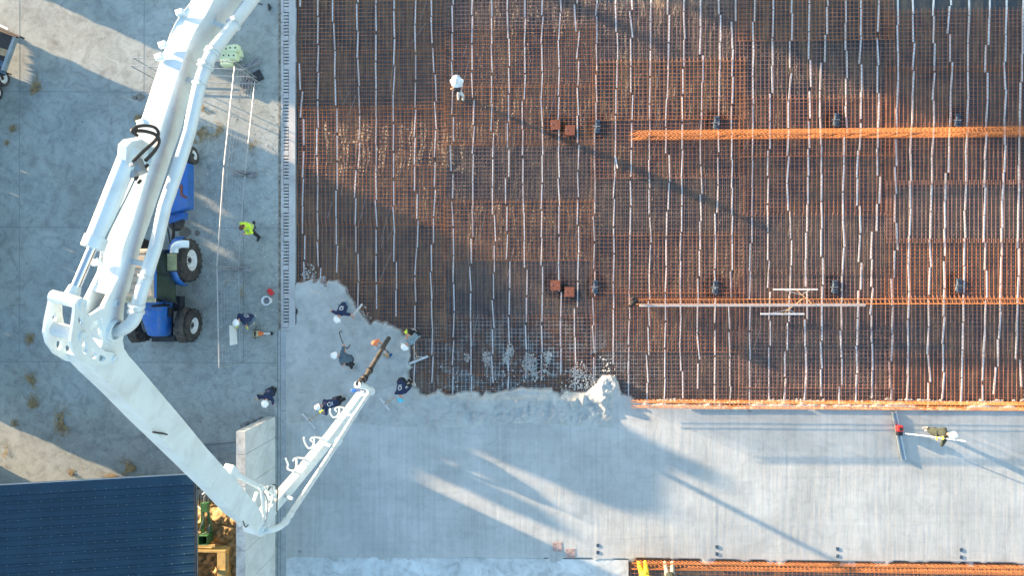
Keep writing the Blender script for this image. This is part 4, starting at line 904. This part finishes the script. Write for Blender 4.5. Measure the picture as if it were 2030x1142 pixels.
# joint 2
c0, c1 = U(458, 936, -.13), U(520, 968, -.13); mb = MB(); mb.tube([c0, c1], .062, 20); mb.build('cylinder_barrel', M['white'], BM, True)
mb = MB(); mb.bar(U(452, 930, -.13), U(463, 942, -.13), .18, .18); mb.build('cylinder_bracket', M['white'], BM, bevel=.02)
for a, b_, o in (((519, 968), (524, 1020), -.04), ((509, 976), (503, 995), -.2), ((530, 968), (548, 985), -.04), ((534, 1012), (546, 972), -.12), ((527, 975), (536, 1008), -.18)):
    mb = MB(); mb.bar(U(*a, o), U(*b_, o), .05, .09); mb.build('link_arm', M['white'], BM, bevel=.01)
btube('hydraulic_hose', spl([(532, 972), (540, 962), (548, 964), (551, 977), (549, 995), (549, 1016)]), .0, .013, 'hosebk', BM, 8)
btube('hydraulic_hose', spl([(527, 970), (533, 965), (543, 965), (541, 985), (532, 1018)]), .03, .014, 'pipew', BM, 8); btube('hydraulic_hose', spl([(522, 975), (529, 990), (531, 1010), (526, 1035)]), .03, .014, 'galv', BM, 8)
boss(519, 1052, .0, .10, .05, 'pivot_ring')
EB = spl([(512, 1055, -.30), (520, 1054, -.1), (530, 1052, .08), (546, 1049, .2), (559, 1042, .28), (568, 1032, .30)], 5)
btube('pipe_elbow', [(a, b_) for a, b_, c_ in EB], [c_ for a, b_, c_ in EB], .069)
# section C
SC = [(519, 1032), (527, 1018), (564.5, 977), (603.7, 932), (620, 910), (660, 862), (722.5, 776), (729, 781), (725, 788), (691.6, 841), (635.6, 912), (577, 984), (552, 1012), (534, 1044), (524, 1064), (515, 1058)]
plate('boom_section', SC, -.24, -.04)
PC = [(568, 1032), (584, 1008), (605, 976.5), (630, 939), (650.5, 908), (670.6, 876), (700, 828), (734, 777)]
btube('concrete_pipe', PC, .30, .064); collar(567, 1034, 572, 1026, .30, .075, .03); collar(671, 876, 676, 868, .30, .085, .06); collar(704, 822, 708, 816, .30, .07, .02); collar(577, 1019, 582, 1011, .30, .07, .012)
for (x, y, x2, y2) in ((566, 984, 580, 990), (640, 880, 655, 884), (688, 823, 702, 824), (718, 783, 730, 782)):
    mb = MB(); mb.bar(U(x, y, -.04), U(x2, y2, .26), .05, .05); mb.build('pipe_bracket', M['pipew'], BM, bevel=.008)
for pts in ([(686, 811), (672, 807), (664, 812), (667, 816)], [(673, 808), (671, 822), (662, 828), (655, 821), (654, 811)], [(640, 870), (623, 867), (616, 872), (618, 876)], [(623, 868), (621, 884), (612, 889), (605, 880), (602, 868)], [(603, 909), (588, 908), (581, 914)], [(588, 908), (585.5, 932), (571.5, 931), (571, 921), (566.5, 910)]):
    btube('hose_hook', spl(pts), -.32, .022, 'white', BM, 10)
mb = MB(); mb.lathe([(.01, -.13), (.09, -.11), (.13, 0), (.09, .11), (.01, .13)], 18, Matrix.Translation(U(735, 776, .28))); mb.build('tip_clamp', M['pipew'], BM, True)
TE = [U(735, 775, .28), U(726, 768, .24), U(714, 764, .2), U(708, 763, .15)]
mb = MB(); mb.tube(TE, [.075, .08, .10, .10], 18); mb.build('tip_elbow', M['white'], BM, True)
mb = MB(); mb.bar(U(700, 775, .0), U(711, 774, .05), .14, .10); mb.build('blue_clamp', M['blue'], BM, bevel=.02)
zt = TE[-1].z
hp_ = [(711, 761, zt), (718, 755, 4.6), (727, 745, 3.8), (735, 731, 3.0), (748, 709, 2.05), (757, 694, 1.5), (764, 681, 1.05), (771, 670, .72)]
HP = [G(x, y, z) for x, y, z in spl(hp_, 4)]; mb = MB(); mb.tube(HP, [.085*(1-.0)+.0*i for i in range(len(HP))], 16); M['mudhose'] = mat('muddy_hose', (.085, .078, .068), .7, 0, .5, 3)
mb.build('end_hose', M['mudhose'], BM, True)
for i in (3, 6, 11):
    a = HP[i]; d = (HP[i+1]-a).normalized(); mb = MB(); mb.tube([a-d*.09, a-d*.05, a+d*.05, a+d*.09], [.10, .125, .125, .10], 14); mb.build('hose_clamp', M['hosebk'], BM, True)

# ------------------------------------------------------------------ people
def caps(mb, p0, r0, p1, r1, lat=None, k=1.0, seg=12):
    p0 = Vector(p0); p1 = Vector(p1); d = p1-p0; L = max(d.length, 1e-4); z = d/L
    x = (lat-z*lat.dot(z)).normalized() if lat is not None else z.orthogonal().normalized(); y = z.cross(x)
    k0 = len(mb.v); rings = []
    for i in range(1, 5): a = PI/2*(i/4)-PI/2; rings.append((p0+z*r0*math.sin(a), r0*math.cos(a)))
    for i in range(0, 4): a = PI/2*(i/4); rings.append((p1+z*r1*math.sin(a), r1*math.cos(a)))
    for c, r in rings:
        for j in range(seg): a = 2*PI*j/seg; mb.v.append(tuple(c+x*r*k*math.cos(a)+y*r*math.sin(a)))
    n = len(rings)
    for i in range(n-1):
        for j in range(seg): mb.f.append((k0+i*seg+j, k0+i*seg+(j+1) % seg, k0+(i+1)*seg+(j+1) % seg, k0+(i+1)*seg+j))
    b0, b1 = len(mb.v), len(mb.v)+1; mb.v.append(tuple(p0-z*r0)); mb.v.append(tuple(p1+z*r1))
    for j in range(seg): mb.f.append((b0, k0+(j+1) % seg, k0+j)); mb.f.append((b1, k0+(n-1)*seg+j, k0+(n-1)*seg+(j+1) % seg))
def remeshed(name, mb, vox, m_, parent, sm=3):
    o = root_loc(parent); me = mb.mesh(name+'_raw', m_, False, o); ob = bpy.data.objects.new(name, me); COL.objects.link(ob)
    md = ob.modifiers.new('r', 'REMESH'); md.mode = 'VOXEL'; md.voxel_size = vox; md.use_smooth_shade = True
    ms = ob.modifiers.new('s', 'SMOOTH'); ms.iterations = sm; ms.factor = .5
    dg = bpy.context.evaluated_depsgraph_get(); dg.update(); ev = bpy.data.meshes.new_from_object(ob.evaluated_get(dg)); ev.name = name
    ob.modifiers.clear(); ob.data = ev; bpy.data.meshes.remove(me)
    if not ev.materials: ev.materials.append(m_)
    for p in ev.polygons: p.use_smooth = True
    ob.parent = parent; return ob
def ik(a, t, l1, l2, pole):
    a = Vector(a); t = Vector(t); d = t-a; L = min(max(d.length, .12), (l1+l2)*.995); u = d.normalized(); t = a+u*L
    ca = (l1*l1+L*L-l2*l2)/(2*l1*L); h = l1*math.sqrt(max(0, 1-ca*ca)); pl = (pole-u*pole.dot(u)); pl = pl.normalized() if pl.length > 1e-4 else u.orthogonal()
    return a+u*l1*ca+pl*h, t
def person(label, face, pelvis, neck, head, hands, feet, shirt='navy', trousers='blackcloth', boots='boot', hat='helmet', sleeve='short', zg=0.0, logo=False, gloves=None, hatcol=None, headfwd=None, size=1.0, cuff=1.0, vest=False):
    fw = Vector((face[0], -face[1], 0)).normalized(); right = fw.cross(Vector((0, 0, 1)))
    P = G(*pelvis); N = G(*neck); Hd = G(*head); td = (N-P).normalized(); mid = (P+N)/2; tl = .50*size
    N = N*.7+(P+td*tl)*.3; td = (N-P).normalized(); P = N-td*tl
    hd = (Hd-N).normalized(); Hd = N+hd*.22
    hup = (hd*.6+td*.2+Vector((0, 0, .55))).normalized()
    hf = headfwd and Vector((headfwd[0], -headfwd[1], -.6)) or fw+Vector((0, 0, -.35)); hf = (hf-hup*hf.dot(hup)).normalized(); hr = hf.cross(hup)
    lat = (right-td*right.dot(td)).normalized(); bk = lat.cross(td)       # bk: out of the back or front
    if bk.dot(fw) > 0: bk = -bk
    base = G(*feet[0])*.5+G(*feet[1])*.5; base.z = zg
    t = thing('person', label, 'person', base); B = MB(); sh = []; hip = []
    el = []; hnd = []; kn = []; ank = []
    for i, s_ in enumerate((-1, 1)):
        s0 = N+lat*s_*.175*size-td*.05; hp0 = P+lat*s_*.09; ht = G(*hands[i]) if hands[i] else s0-Vector((0, 0, .5))
        e, w = ik(s0, ht, .29, .26, -fw*.2+lat*s_*.9-Vector((0, 0, .4))); sh.append(s0); el.append(e); hnd.append(w)
        f0 = G(*feet[i]); a0 = Vector((f0.x, f0.y, zg+.09)); kk, an = ik(hp0, a0, .44, .43, fw+lat*s_*.15)
        if (an-a0).length > .02: pass
        hip.append(hp0); kn.append(kk); ank.append(an)
    caps(B, P, .115, P+td*.22, .115, lat, 1.3); caps(B, P+td*.22, .115, N-td*.10, .125, lat, 1.35); caps(B, N-td*.06, .085, N-td*.05, .085, lat, 2.0)
    caps(B, N-td*.04, .062, N+hd*.12, .055)
    hc = N+hd*.12+hup*.095; caps(B, hc-hup*.045+hf*.012, .066, hc+hup*.03, .087, hr, .93); caps(B, hc-hup*.085+hf*.045, .03, hc-hup*.07+hf*.055, .03, hr, 1.2)
    caps(B, hc+hf*.085+hup*.01, .012, hc+hf*.105-hup*.022, .016); caps(B, hc+hf*.075-hup*.052, .014, hc+hf*.076-hup*.05, .014, hr, 2.0)
    for s_ in (-1, 1): caps(B, hc+hr*s_*.082-hup*.02, .014, hc+hr*s_*.086+hup*.012, .016)
    for i, s_ in enumerate((-1, 1)):
        caps(B, sh[i], .058, el[i], .045); caps(B, el[i], .045, hnd[i], .029); fd = (hnd[i]-el[i]).normalized(); pn = fd.cross(lat*s_)
        pn = pn.normalized() if pn.length > .1 else fd.orthogonal().normalized(); sd = pn.cross(fd).normalized(); palm = hnd[i]+fd*.055
        caps(B, hnd[i]+fd*.01, .026, hnd[i]+fd*.07, .024, sd, 1.5); cl = -pn
        for q, (o_, L_) in enumerate(((-.033, .072), (-.011, .082), (.011, .078), (.032, .062))):
            b0 = hnd[i]+fd*.085+sd*o_; k1 = b0+fd*L_*.5+cl*.010; k2 = k1+fd*L_*.22+cl*L_*.42; caps(B, b0, .0105, k1, .010, seg=8); caps(B, k1, .010, k2, .009, seg=8)
        b0 = hnd[i]+fd*.03-sd*.035*s_; k1 = b0+fd*.03-sd*.03*s_+cl*.01; caps(B, b0, .012, k1, .011, seg=8); caps(B, k1, .011, k1+fd*.035+cl*.015, .0095, seg=8)
        caps(B, hip[i], .085, kn[i], .058); caps(B, kn[i], .058, ank[i], .040); caps(B, ank[i]-Vector((0, 0, .02)), .04, ank[i]+fw*.15-Vector((0, 0, .055)), .034)
    body = remeshed('body', B, .0085, M['skin'], t, 2)
    for s_ in (-1, 1): e_ = MB(); e_.lathe([(.001, -.009), (.009, 0), (.001, .009)], 8, Matrix.Translation(hc+hf*.079+hr*s_*.032+hup*.012)); e_.build('eye', M['eye'], body, True)
    C = MB(); ex = .014
    caps(C, P-td*.02, .118+ex, P+td*.22, .118+ex, lat, 1.3); caps(C, P+td*.22, .12+ex, N-td*.10, .128+ex, lat, 1.35); caps(C, N-td*.06, .09+ex*.6, N-td*.055, .09+ex*.6, lat, 2.0)
    for i, s_ in enumerate((-1, 1)):
        if sleeve == 'short': caps(C, sh[i], .070, sh[i]+(el[i]-sh[i])*.62, .064)
        elif sleeve == 'long': caps(C, sh[i], .072, el[i], .060); caps(C, el[i], .060, hnd[i]-(hnd[i]-el[i])*.08, .044)
    shm = remeshed('jacket' if sleeve == 'long' else 'shirt', C, .011, M[shirt], t, 3)
    D_ = MB(); caps(D_, P-td*.06, .128, P+td*.03, .126, lat, 1.32)
    for i in (0, 1): caps(D_, hip[i], .105, kn[i], .078); caps(D_, kn[i], .078, kn[i]+(ank[i]-kn[i])*cuff*.85, .062)
    remeshed('trousers', D_, .012, M[trousers], t, 3)
    for i in (0, 1):
        E = MB(); caps(E, ank[i]+(kn[i]-ank[i])*.45, .062, ank[i], .056); caps(E, ank[i]-Vector((0, 0, .03)), .055, ank[i]+fw*.16-Vector((0, 0, .05)), .044, right, 1.15); remeshed('boot', E, .011, M[boots], t, 2)
    if gloves:
        for i in (0, 1):
            E = MB(); fd = (hnd[i]-el[i]).normalized(); caps(E, hnd[i]-fd*.03, .040, hnd[i]+fd*.02, .036); caps(E, hnd[i]+fd*.02, .034, hnd[i]+fd*.09, .030, lat, 1.4); remeshed('glove', E, .009, M[gloves], t, 1)
    R = Matrix.Translation(hc+hup*.018) @ Matrix((hr, hf, hup)).transposed().to_4x4() @ Matrix.Diagonal((.95, 1.14, 1, 1))
    if hat == 'helmet':
        hm = MB(); hm.lathe([(.150, -.004), (.152, .006), (.128, .014), (.126, .05), (.115, .09), (.088, .125), (.048, .146), (.002, .152)], 28, R); ho = hm.build('helmet', M[hatcol or 'helmet'], t, True)
        hb_ = MB(); hb_.tube([R@Vector((0, -.118, .055)), R@Vector((0, -.07, .133)), R@Vector((0, 0, .156)), R@Vector((0, .07, .133)), R@Vector((0, .118, .055))], .014, 8); hb_.build('ridge', M[hatcol or 'helmet'], ho, True)
        vb_ = MB(); vb_.box(R@Vector((0, .155, .0)), (.15, .07, .012), mtx=R.to_3x3().normalized()); vb_.build('visor', M[hatcol or 'helmet'], ho, bevel=.005)
    elif hat == 'cap':
        hm = MB(); hm.lathe([(.103, -.01), (.106, .02), (.100, .06), (.075, .098), (.03, .115), (.002, .118)], 24, R); ho = hm.build('cap', M[hatcol], t, True)
        vb_ = MB(); vb_.box(R@Vector((0, .135, .0)), (.14, .10, .012), mtx=R.to_3x3().normalized()); vb_.build('visor', M[hatcol], ho, bevel=.005)
    elif hat == 'sunhat':
        hm = MB(); hm.lathe([(.205, -.012), (.207, -.004), (.13, .012), (.112, .02), (.110, .07), (.085, .11), (.03, .125), (.002, .125)], 28, R); hm.build('sun_hat', M['whitecloth'], t, True)
    elif hat == 'hair':
        E = MB(); caps(E, hc-hf*.02+hup*.02, .100, hc+hup*.035, .098, hr, .95); caps(E, hc-hf*.08-hup*.0, .05, hc-hf*.10-hup*.10, .03); remeshed('hair', E, .010, M['hair'], t, 1)
    if vest:
        for f_ in (.12, .30): 
            E = MB(); q = P+td*f_; n_ = 26; E.tube([q+lat*.190*math.cos(2*PI*k/n_)+bk*.147*math.sin(2*PI*k/n_) for k in range(n_+1)], .014, 6, False); E.build('reflective_band', M['greycloth'], shm, True)
    if logo:
        bv = BVHTree.FromPolygons([v.co+root_loc(shm) for v in shm.data.vertices], [tuple(p.vertices) for p in shm.data.polygons])
        def onto(a, b_):                                       # a: along lateral, b: along torso
            o_ = P+td*(.30+b_)+lat*a+bk*.5; h = bv.ray_cast(o_, -bk); return (h[0]+bk*.004) if h[0] is not None else None
        LG = MB(); gp = [(.072*math.cos(a), .072*math.sin(a)) for a in [math.radians(x) for x in range(40, 361, 20)]]+[(.072, .0), (.018, .0)]
        def stroke(pts, w):
            P3 = [onto(x, y+.03) for x, y in pts]; P3 = [q for q in P3 if q is not None]
            if len(P3) > 1:
                for u_, v_ in zip(P3, P3[1:]): LG.bar(u_, v_, w, .004)
        stroke(gp, .022)
        for yy in (-.075, -.105): stroke([(-.07, yy-.03), (-.02, yy-.03), (.03, yy-.03), (.07, yy-.03)], .012)
        if LG.v: LG.build('printed_logo', M['print'], shm)
    return dict(root=t, hands=hnd, N=N, P=P, td=td, fw=fw)
Z0 = -.08
w1 = person('man in white with a wide hat standing alone on the rebar bed', (.0, 1), (908, 168, .92), (905.5, 159, 1.42), (905, 163, 1.66), [(900, 174, 1.08), (911, 174, 1.08)], [(909, 190, Z0), (919, 191, Z0)], 'whitecloth', 'paletrousers', 'boot', 'sunhat', 'long', Z0, size=1.08)
mb = MB(); p = G(906, 177, 1.08); mb.box(p, (.26, .16, .10)); rc = mb.build('remote_control', M['black'], origin=p, bevel=.02); tag(rc, 'black remote control box held by the man in white', 'remote control')
for s_ in (-1, 1):
    q = MB(); q.tube([p+Vector((s_*.06, 0, .05)), p+Vector((s_*.06, 0, .10))], .010, 8); q.build('joystick', M['steel'], rc)
person('person with brown hair in a yellow reflective vest walking on the yard', (-.45, .9), (497, 449, .93), (485, 447, 1.40), (480, 452, 1.55), [(487, 463, 1.10), (491, 461, 1.1)], [(505, 440, 0), (516, 471, 0)], 'hivis', 'blackcloth', 'bootbk', 'hair', 'long', 0, vest=True)
w3 = person('crouching worker in a navy T-shirt and white helmet beside the lower fence', (-.75, .8), (494, 630, .68), (478, 631, 1.02), (471, 639, 1.08), [(490, 650, .55), (469, 655, .6)], [(507, 626, 0), (504, 640, 0)], 'navy', 'jeans', 'boot', 'helmet', 'short', 0, logo=True, gloves='hivis')
person('worker in dark clothes and white helmet standing above the wall end', (-.3, 1), (535, 778, .93), (529, 790, 1.32), (526.5, 799, 1.42), [(541, 803, .75), (515, 791, .95)], [(547, 771, 0), (541, 768, 0)], 'navy', 'blackcloth', 'bootbk', 'helmet', 'long', 0)
mb = MB(); p = G(514, 789, .95); [mb.bar(p+Vector((-.2+.1*i, -.1, 0)), p+Vector((.1+.1*i, .18, .05)), .12, .04) for i in range(3)]; tag(mb.build('folded_coat', M['khaki'], origin=p, bevel=.03), 'crumpled khaki coat over the arm of the worker above the wall', 'coat')
w5 = person('worker in a navy T-shirt and white helmet bending at the top of the pour', (-.1, 1), (681, 608, .88), (675, 622, 1.16), (670, 632, 1.12), [(699, 630, .72), (656, 617, .75)], [(686, 607, 0), (674, 603, 0)], 'navy', 'bluegreycloth', 'boot', 'helmet', 'short', 0, logo=True)
w6 = person('worker in a slate blue T-shirt guiding the vibrating poker hose', (-1, .15), (691, 712, .86), (676, 706, 1.20), (667, 705, 1.22), [(681, 722, .8), (684, 697, .95)], [(704, 722, 0), (699, 731, 0)], 'slate', 'blackcloth', 'boot', 'helmet', 'short', 0)
w7 = person('worker in an orange cap holding the end of the pump hose', (.7, -.7), (757, 696, .93), (748, 687, 1.38), (743, 679, 1.5), [(758, 683, 1.18), (763, 690, 1.1)], [(763, 703, 0), (771, 709, 0)], 'greycloth', 'brownshort', 'blueboot', 'cap', 'short', 0, hatcol='orangecap', headfwd=(.9, -.5))
w8 = person('worker in a blue grey shirt and helmet bending on the bars beside the pour', (-.75, -.65), (823, 668, .85), (812, 679, 1.12), (806, 685, 1.12), [(805, 651, .62), (799, 652, .55)], [(824, 658, Z0), (832, 666, Z0)], 'bluegreycloth', 'blackcloth', 'boot', 'helmet', 'short', Z0, gloves='hivis', headfwd=(-.5, -.8))
w9 = person('worker in a navy shirt printed G and a turquoise cap bending at the pour edge', (.35, 1), (796, 757, .85), (794, 781, 1.12), (794, 793, 1.05), [(818, 762, .55), (816, 753, .6)], [(812, 752, 0), (820, 757, 0)], 'navy', 'blackcloth', 'boot', 'cap', 'long', 0, logo=True, hatcol='turq', gloves='boot')
w10 = person('worker in a navy shirt printed G and a white helmet raking beneath the boom tip', (-1, .3), (666, 798, .87), (643, 804, 1.12), (629, 807, 1.08), [(637, 818, .8), (640, 812, .8)], [(687, 789, 0), (679, 786, 0)], 'navy', 'blackcloth', 'boot', 'helmet', 'long', 0, logo=True, gloves='hivis')
w11 = person('worker in dark green with a white helmet pulling the power screed on the finished slab', (-1, .1), (1853, 857, .93), (1876, 861, 1.38), (1887, 862, 1.50), [(1870, 871, 1.36), (1857, 867, 1.22)], [(1838, 848, 0), (1842, 853, 0)], 'darkgreen', 'darkgreen', 'boot', 'helmet', 'long', 0, gloves='hivis')
person('crouching worker in yellow at the bottom edge, left of two', (-.2, -1), (1277, 1141, .45), (1276, 1147, .80), (1276, 1151, .95), [(1270, 1150, .5), (1284, 1150, .5)], [(1273, 1136, 0), (1280, 1136, 0)], 'yellowcloth', 'yellowcloth', 'boot', 'helmet', 'long', 0, hatcol='yellowcloth')
person('crouching worker in dark green at the bottom edge, right of two', (-.2, -1), (1328, 1142, .45), (1329, 1148, .80), (1331, 1152, .95), [(1322, 1152, .5), (1338, 1152, .5)], [(1325, 1136, 0), (1333, 1137, 0)], 'darkgreen', 'khaki', 'boot', 'helmet', 'long', 0)

# ------------------------------------------------------------------ hand tools
def squeegee(c, ang, L, hend, label, z=.06, wcol='alu', bw=.07, brace=True):
    p = G(c[0], c[1], z); a = math.radians(ang); u = Vector((math.cos(a), math.sin(a), 0)); h = G(*hend)
    t = thing('concrete_rake', label, 'rake', p, 'long handled rakes and floats')
    mb = MB(); mb.bar(p-u*L/2, p+u*L/2, bw, .05); mb.build('blade', M[wcol], t, bevel=.006)
    mb = MB(); mb.tube([p+Vector((0, 0, .03)), h], .016, 8); mb.build('handle', M['wood'], t, True)
    if brace:
        k = p+(h-p)*.30/(h-p).length*1.0
        for s_ in (-1, 1): mb = MB(); mb.tube([k, p+u*s_*L*.32+Vector((0, 0, .03))], .010, 6); mb.build('brace', M['alu'], t, True)
    return t
squeegee((830, 714), 22, .80, (818, 688, .85), 'wide bladed rake lying over the bars at the pour edge', -.0, bw=.09)
squeegee((763, 802), -52, .62, (783, 788, .8), 'rake below the worker in the turquoise cap')
squeegee((612, 835), -48, .80, (638, 816, .85), 'rake held by the worker beneath the boom tip')
squeegee((1577, 574), 0, 1.68, (1612, 604, .55), 'white T shaped squeegee just above the middle cage', .45, 'whiteplastic', .05)
squeegee((1551, 622.5), 0, 1.68, (1592, 592, .55), 'white T shaped squeegee just below the middle cage', .12, 'whiteplastic', .07)
mb = MB(); mb.bar(G(697, 629, .55), G(718, 603, .05), .08, .025); tag(mb.build('wooden_float', M['board'], origin=G(708, 616)), 'pale float board held by the worker at the top of the pour', 'float board')
mb = MB(); mb.tube([G(x, y, z) for x, y, z in spl([(688, 692, .95), (680, 681, .9), (675, 668, .5), (673, 659, .15), (677, 657, .05)], 4)], .018, 8); mb.tube([G(688, 692, .95), G(694, 684, .8)], .02, 8)
tag(mb.build('poker_hose', M['hosebk'], smooth=True, origin=G(680, 680)), 'black vibrating poker hose held by the worker in slate blue', 'poker')
# power screed
t = thing('power_screed', 'power screed board with a red engine on the finished slab', 'power screed', G(1783, 865))
a, b_ = G(1773, 817, .05), G(1792, 913, .05); u = (b_-a).normalized(); nn = Vector((-u.y, u.x, 0))
mb = MB(); mb.bar(a, b_, .17, .05); mb.build('beam', M['alu'], t, bevel=.01)
mb = MB(); mb.bar(a-nn*.0+Vector((-.105, 0, .03)), b_+Vector((-.105, 0, .03)), .02, .09); mb.build('front_lip', M['steel'], t)
mb = MB(); mb.bar(a+Vector((.0, 0, .035)), b_+Vector((.0, 0, .035)), .05, .03); mb.build('rib', M['steel'], t)
e = G(1783, 850, .22); mb = MB(); mb.box(e+Vector((0, .0, 0)), (.24, .24, .22)); mb.build('engine', M['red'], t, bevel=.05)
mb = MB(); mb.box(e+Vector((.02, -.2, -.04)), (.2, .16, .16)); mb.box(e+Vector((0, 0, .12)), (.12, .12, .05)); mb.build('motor', M['black'], t, bevel=.02)
mb = MB(); mb.tube([G(1794.5, 860, .35), G(1857, 867.5, 1.22), G(1913.5, 875.5, 1.75)], .021, 10); mb.build('handle', M['whiteplastic'], t, True)

# ------------------------------------------------------------------ unseen leaf screen added up-sun, its outline cut to cast the shade
PROF = [(-1100, 2350), (-606, 2350), (-600, 960), (-520, 920), (-512, 1300), (-500, 1300), (-494, 920), (-400, 885), (-203, 870), (-120, 740), (-60, 590), (-46, 540), (-45, -9999), (60, -9999), (61, 600), (70, 900), (100, 960), (150, 1030), (200, 1080), (230, 1130), (288, 1190), (297, 1440), (322, 1437), (330, 1290),
        (345, 1230), (384, 1282), (405, 1327), (441, 1282), (462, 1165), (465, 935), (474, 935), (485, 1025), (494, 1050), (505, 1100), (511, 1000), (514, 830), (520, 830), (526, 1080), (540, 1130), (552, 1148), (556, 836), (588, 850), (597, 1500), (1150, 1500)]
pc = np.array([p_[0] for p_ in PROF], float); pe = np.array([p_[1] for p_ in PROF], float)
LIT = [[(371, 366), (371, 382), (457, 440), (457, 420)], [(390, 443), (390, 452), (424, 466), (424, 454)], [(398, 464), (398, 477), (464, 527), (464, 502)], [(515, 527), (520, 530), (540, 546), (540, 528)],
       [(1000, 786), (1000, 795), (1118, 848), (1118, 837)], [(1040, 838), (1040, 850), (1165, 905), (1165, 890)], [(608, 574), (608, 580), (672, 606), (672, 596)], [(440, 577), (440, 582), (466, 592), (466, 586)], [(440, 590), (440, 595), (462, 607), (462, 602)], [(100, 480), (100, 487), (160, 507), (160, 500)], [(490, 655), (490, 660), (560, 690), (560, 684)],
       [(891, 892), (891, 898), (950, 926), (950, 918)], [(894, 933), (894, 938), (966, 968), (966, 962)], [(0, 70), (80, 103), (60, 168), (0, 145)], [(-200, 742), (0, 833), (240, 940), (450, 1036), (470, 985), (900, 1180), (900, 1345), (0, 930), (-200, 840)], [(860, 470), (860, 560), (905, 560), (905, 490)]]
XW = -24.5; cs = .085; leafs = MB(); lr = random.Random(8)
ysw = np.arange(-16, 42, cs); zsw = np.arange(.1, 8.2, cs); YY, ZZ = np.meshgrid(ysw, zsw); te = math.tan(SUN_EL)
Tt = ZZ/te; GX = XW+Tt*math.cos(SUN_AZ); GY = YY-Tt*math.sin(SUN_AZ); QX, QY = topx(GX, GY)
cc = QY-.4522*QX; e_ = np.interp(cc, pc, pe); shd = QX < e_+6*fbm(YY, ZZ, 3, 2, 6)
for pg in LIT: shd &= ~pip(QX, QY, pg)
shd &= rng.rand(*shd.shape) < np.where((cc < -560) & (cc > -640), .5, 1)*np.where(cc < -640, .75, 1)
idx = np.argwhere(shd)
for (i, j) in idx:
    y, z = YY[i, j], ZZ[i, j]; s_ = cs*1.15; n1 = Vector((.93+lr.uniform(-.1, .1), -.42+lr.uniform(-.2, .2), lr.uniform(-.15, .15))).normalized()
    a = n1.orthogonal().normalized(); b2 = n1.cross(a); th = lr.random()*PI; a, b2 = a*math.cos(th)+b2*math.sin(th), b2*math.cos(th)-a*math.sin(th)
    c = Vector((XW+lr.uniform(-.12, .12), y, z)); leafs.add([c-a*s_, c-b2*s_, c+a*s_, c+b2*s_], [(0, 1, 2, 3)])
me = bpy.data.meshes.new('shade_screen'); me.from_pydata(leafs.v, [], leafs.f); me.materials.append(M['leaf']); hg = bpy.data.objects.new('shade_screen', me); COL.objects.link(hg)
tag(hg, 'unseen leaf screen added west of the yard, cut to cast its shadows', 'shade_screen', kind='stuff')
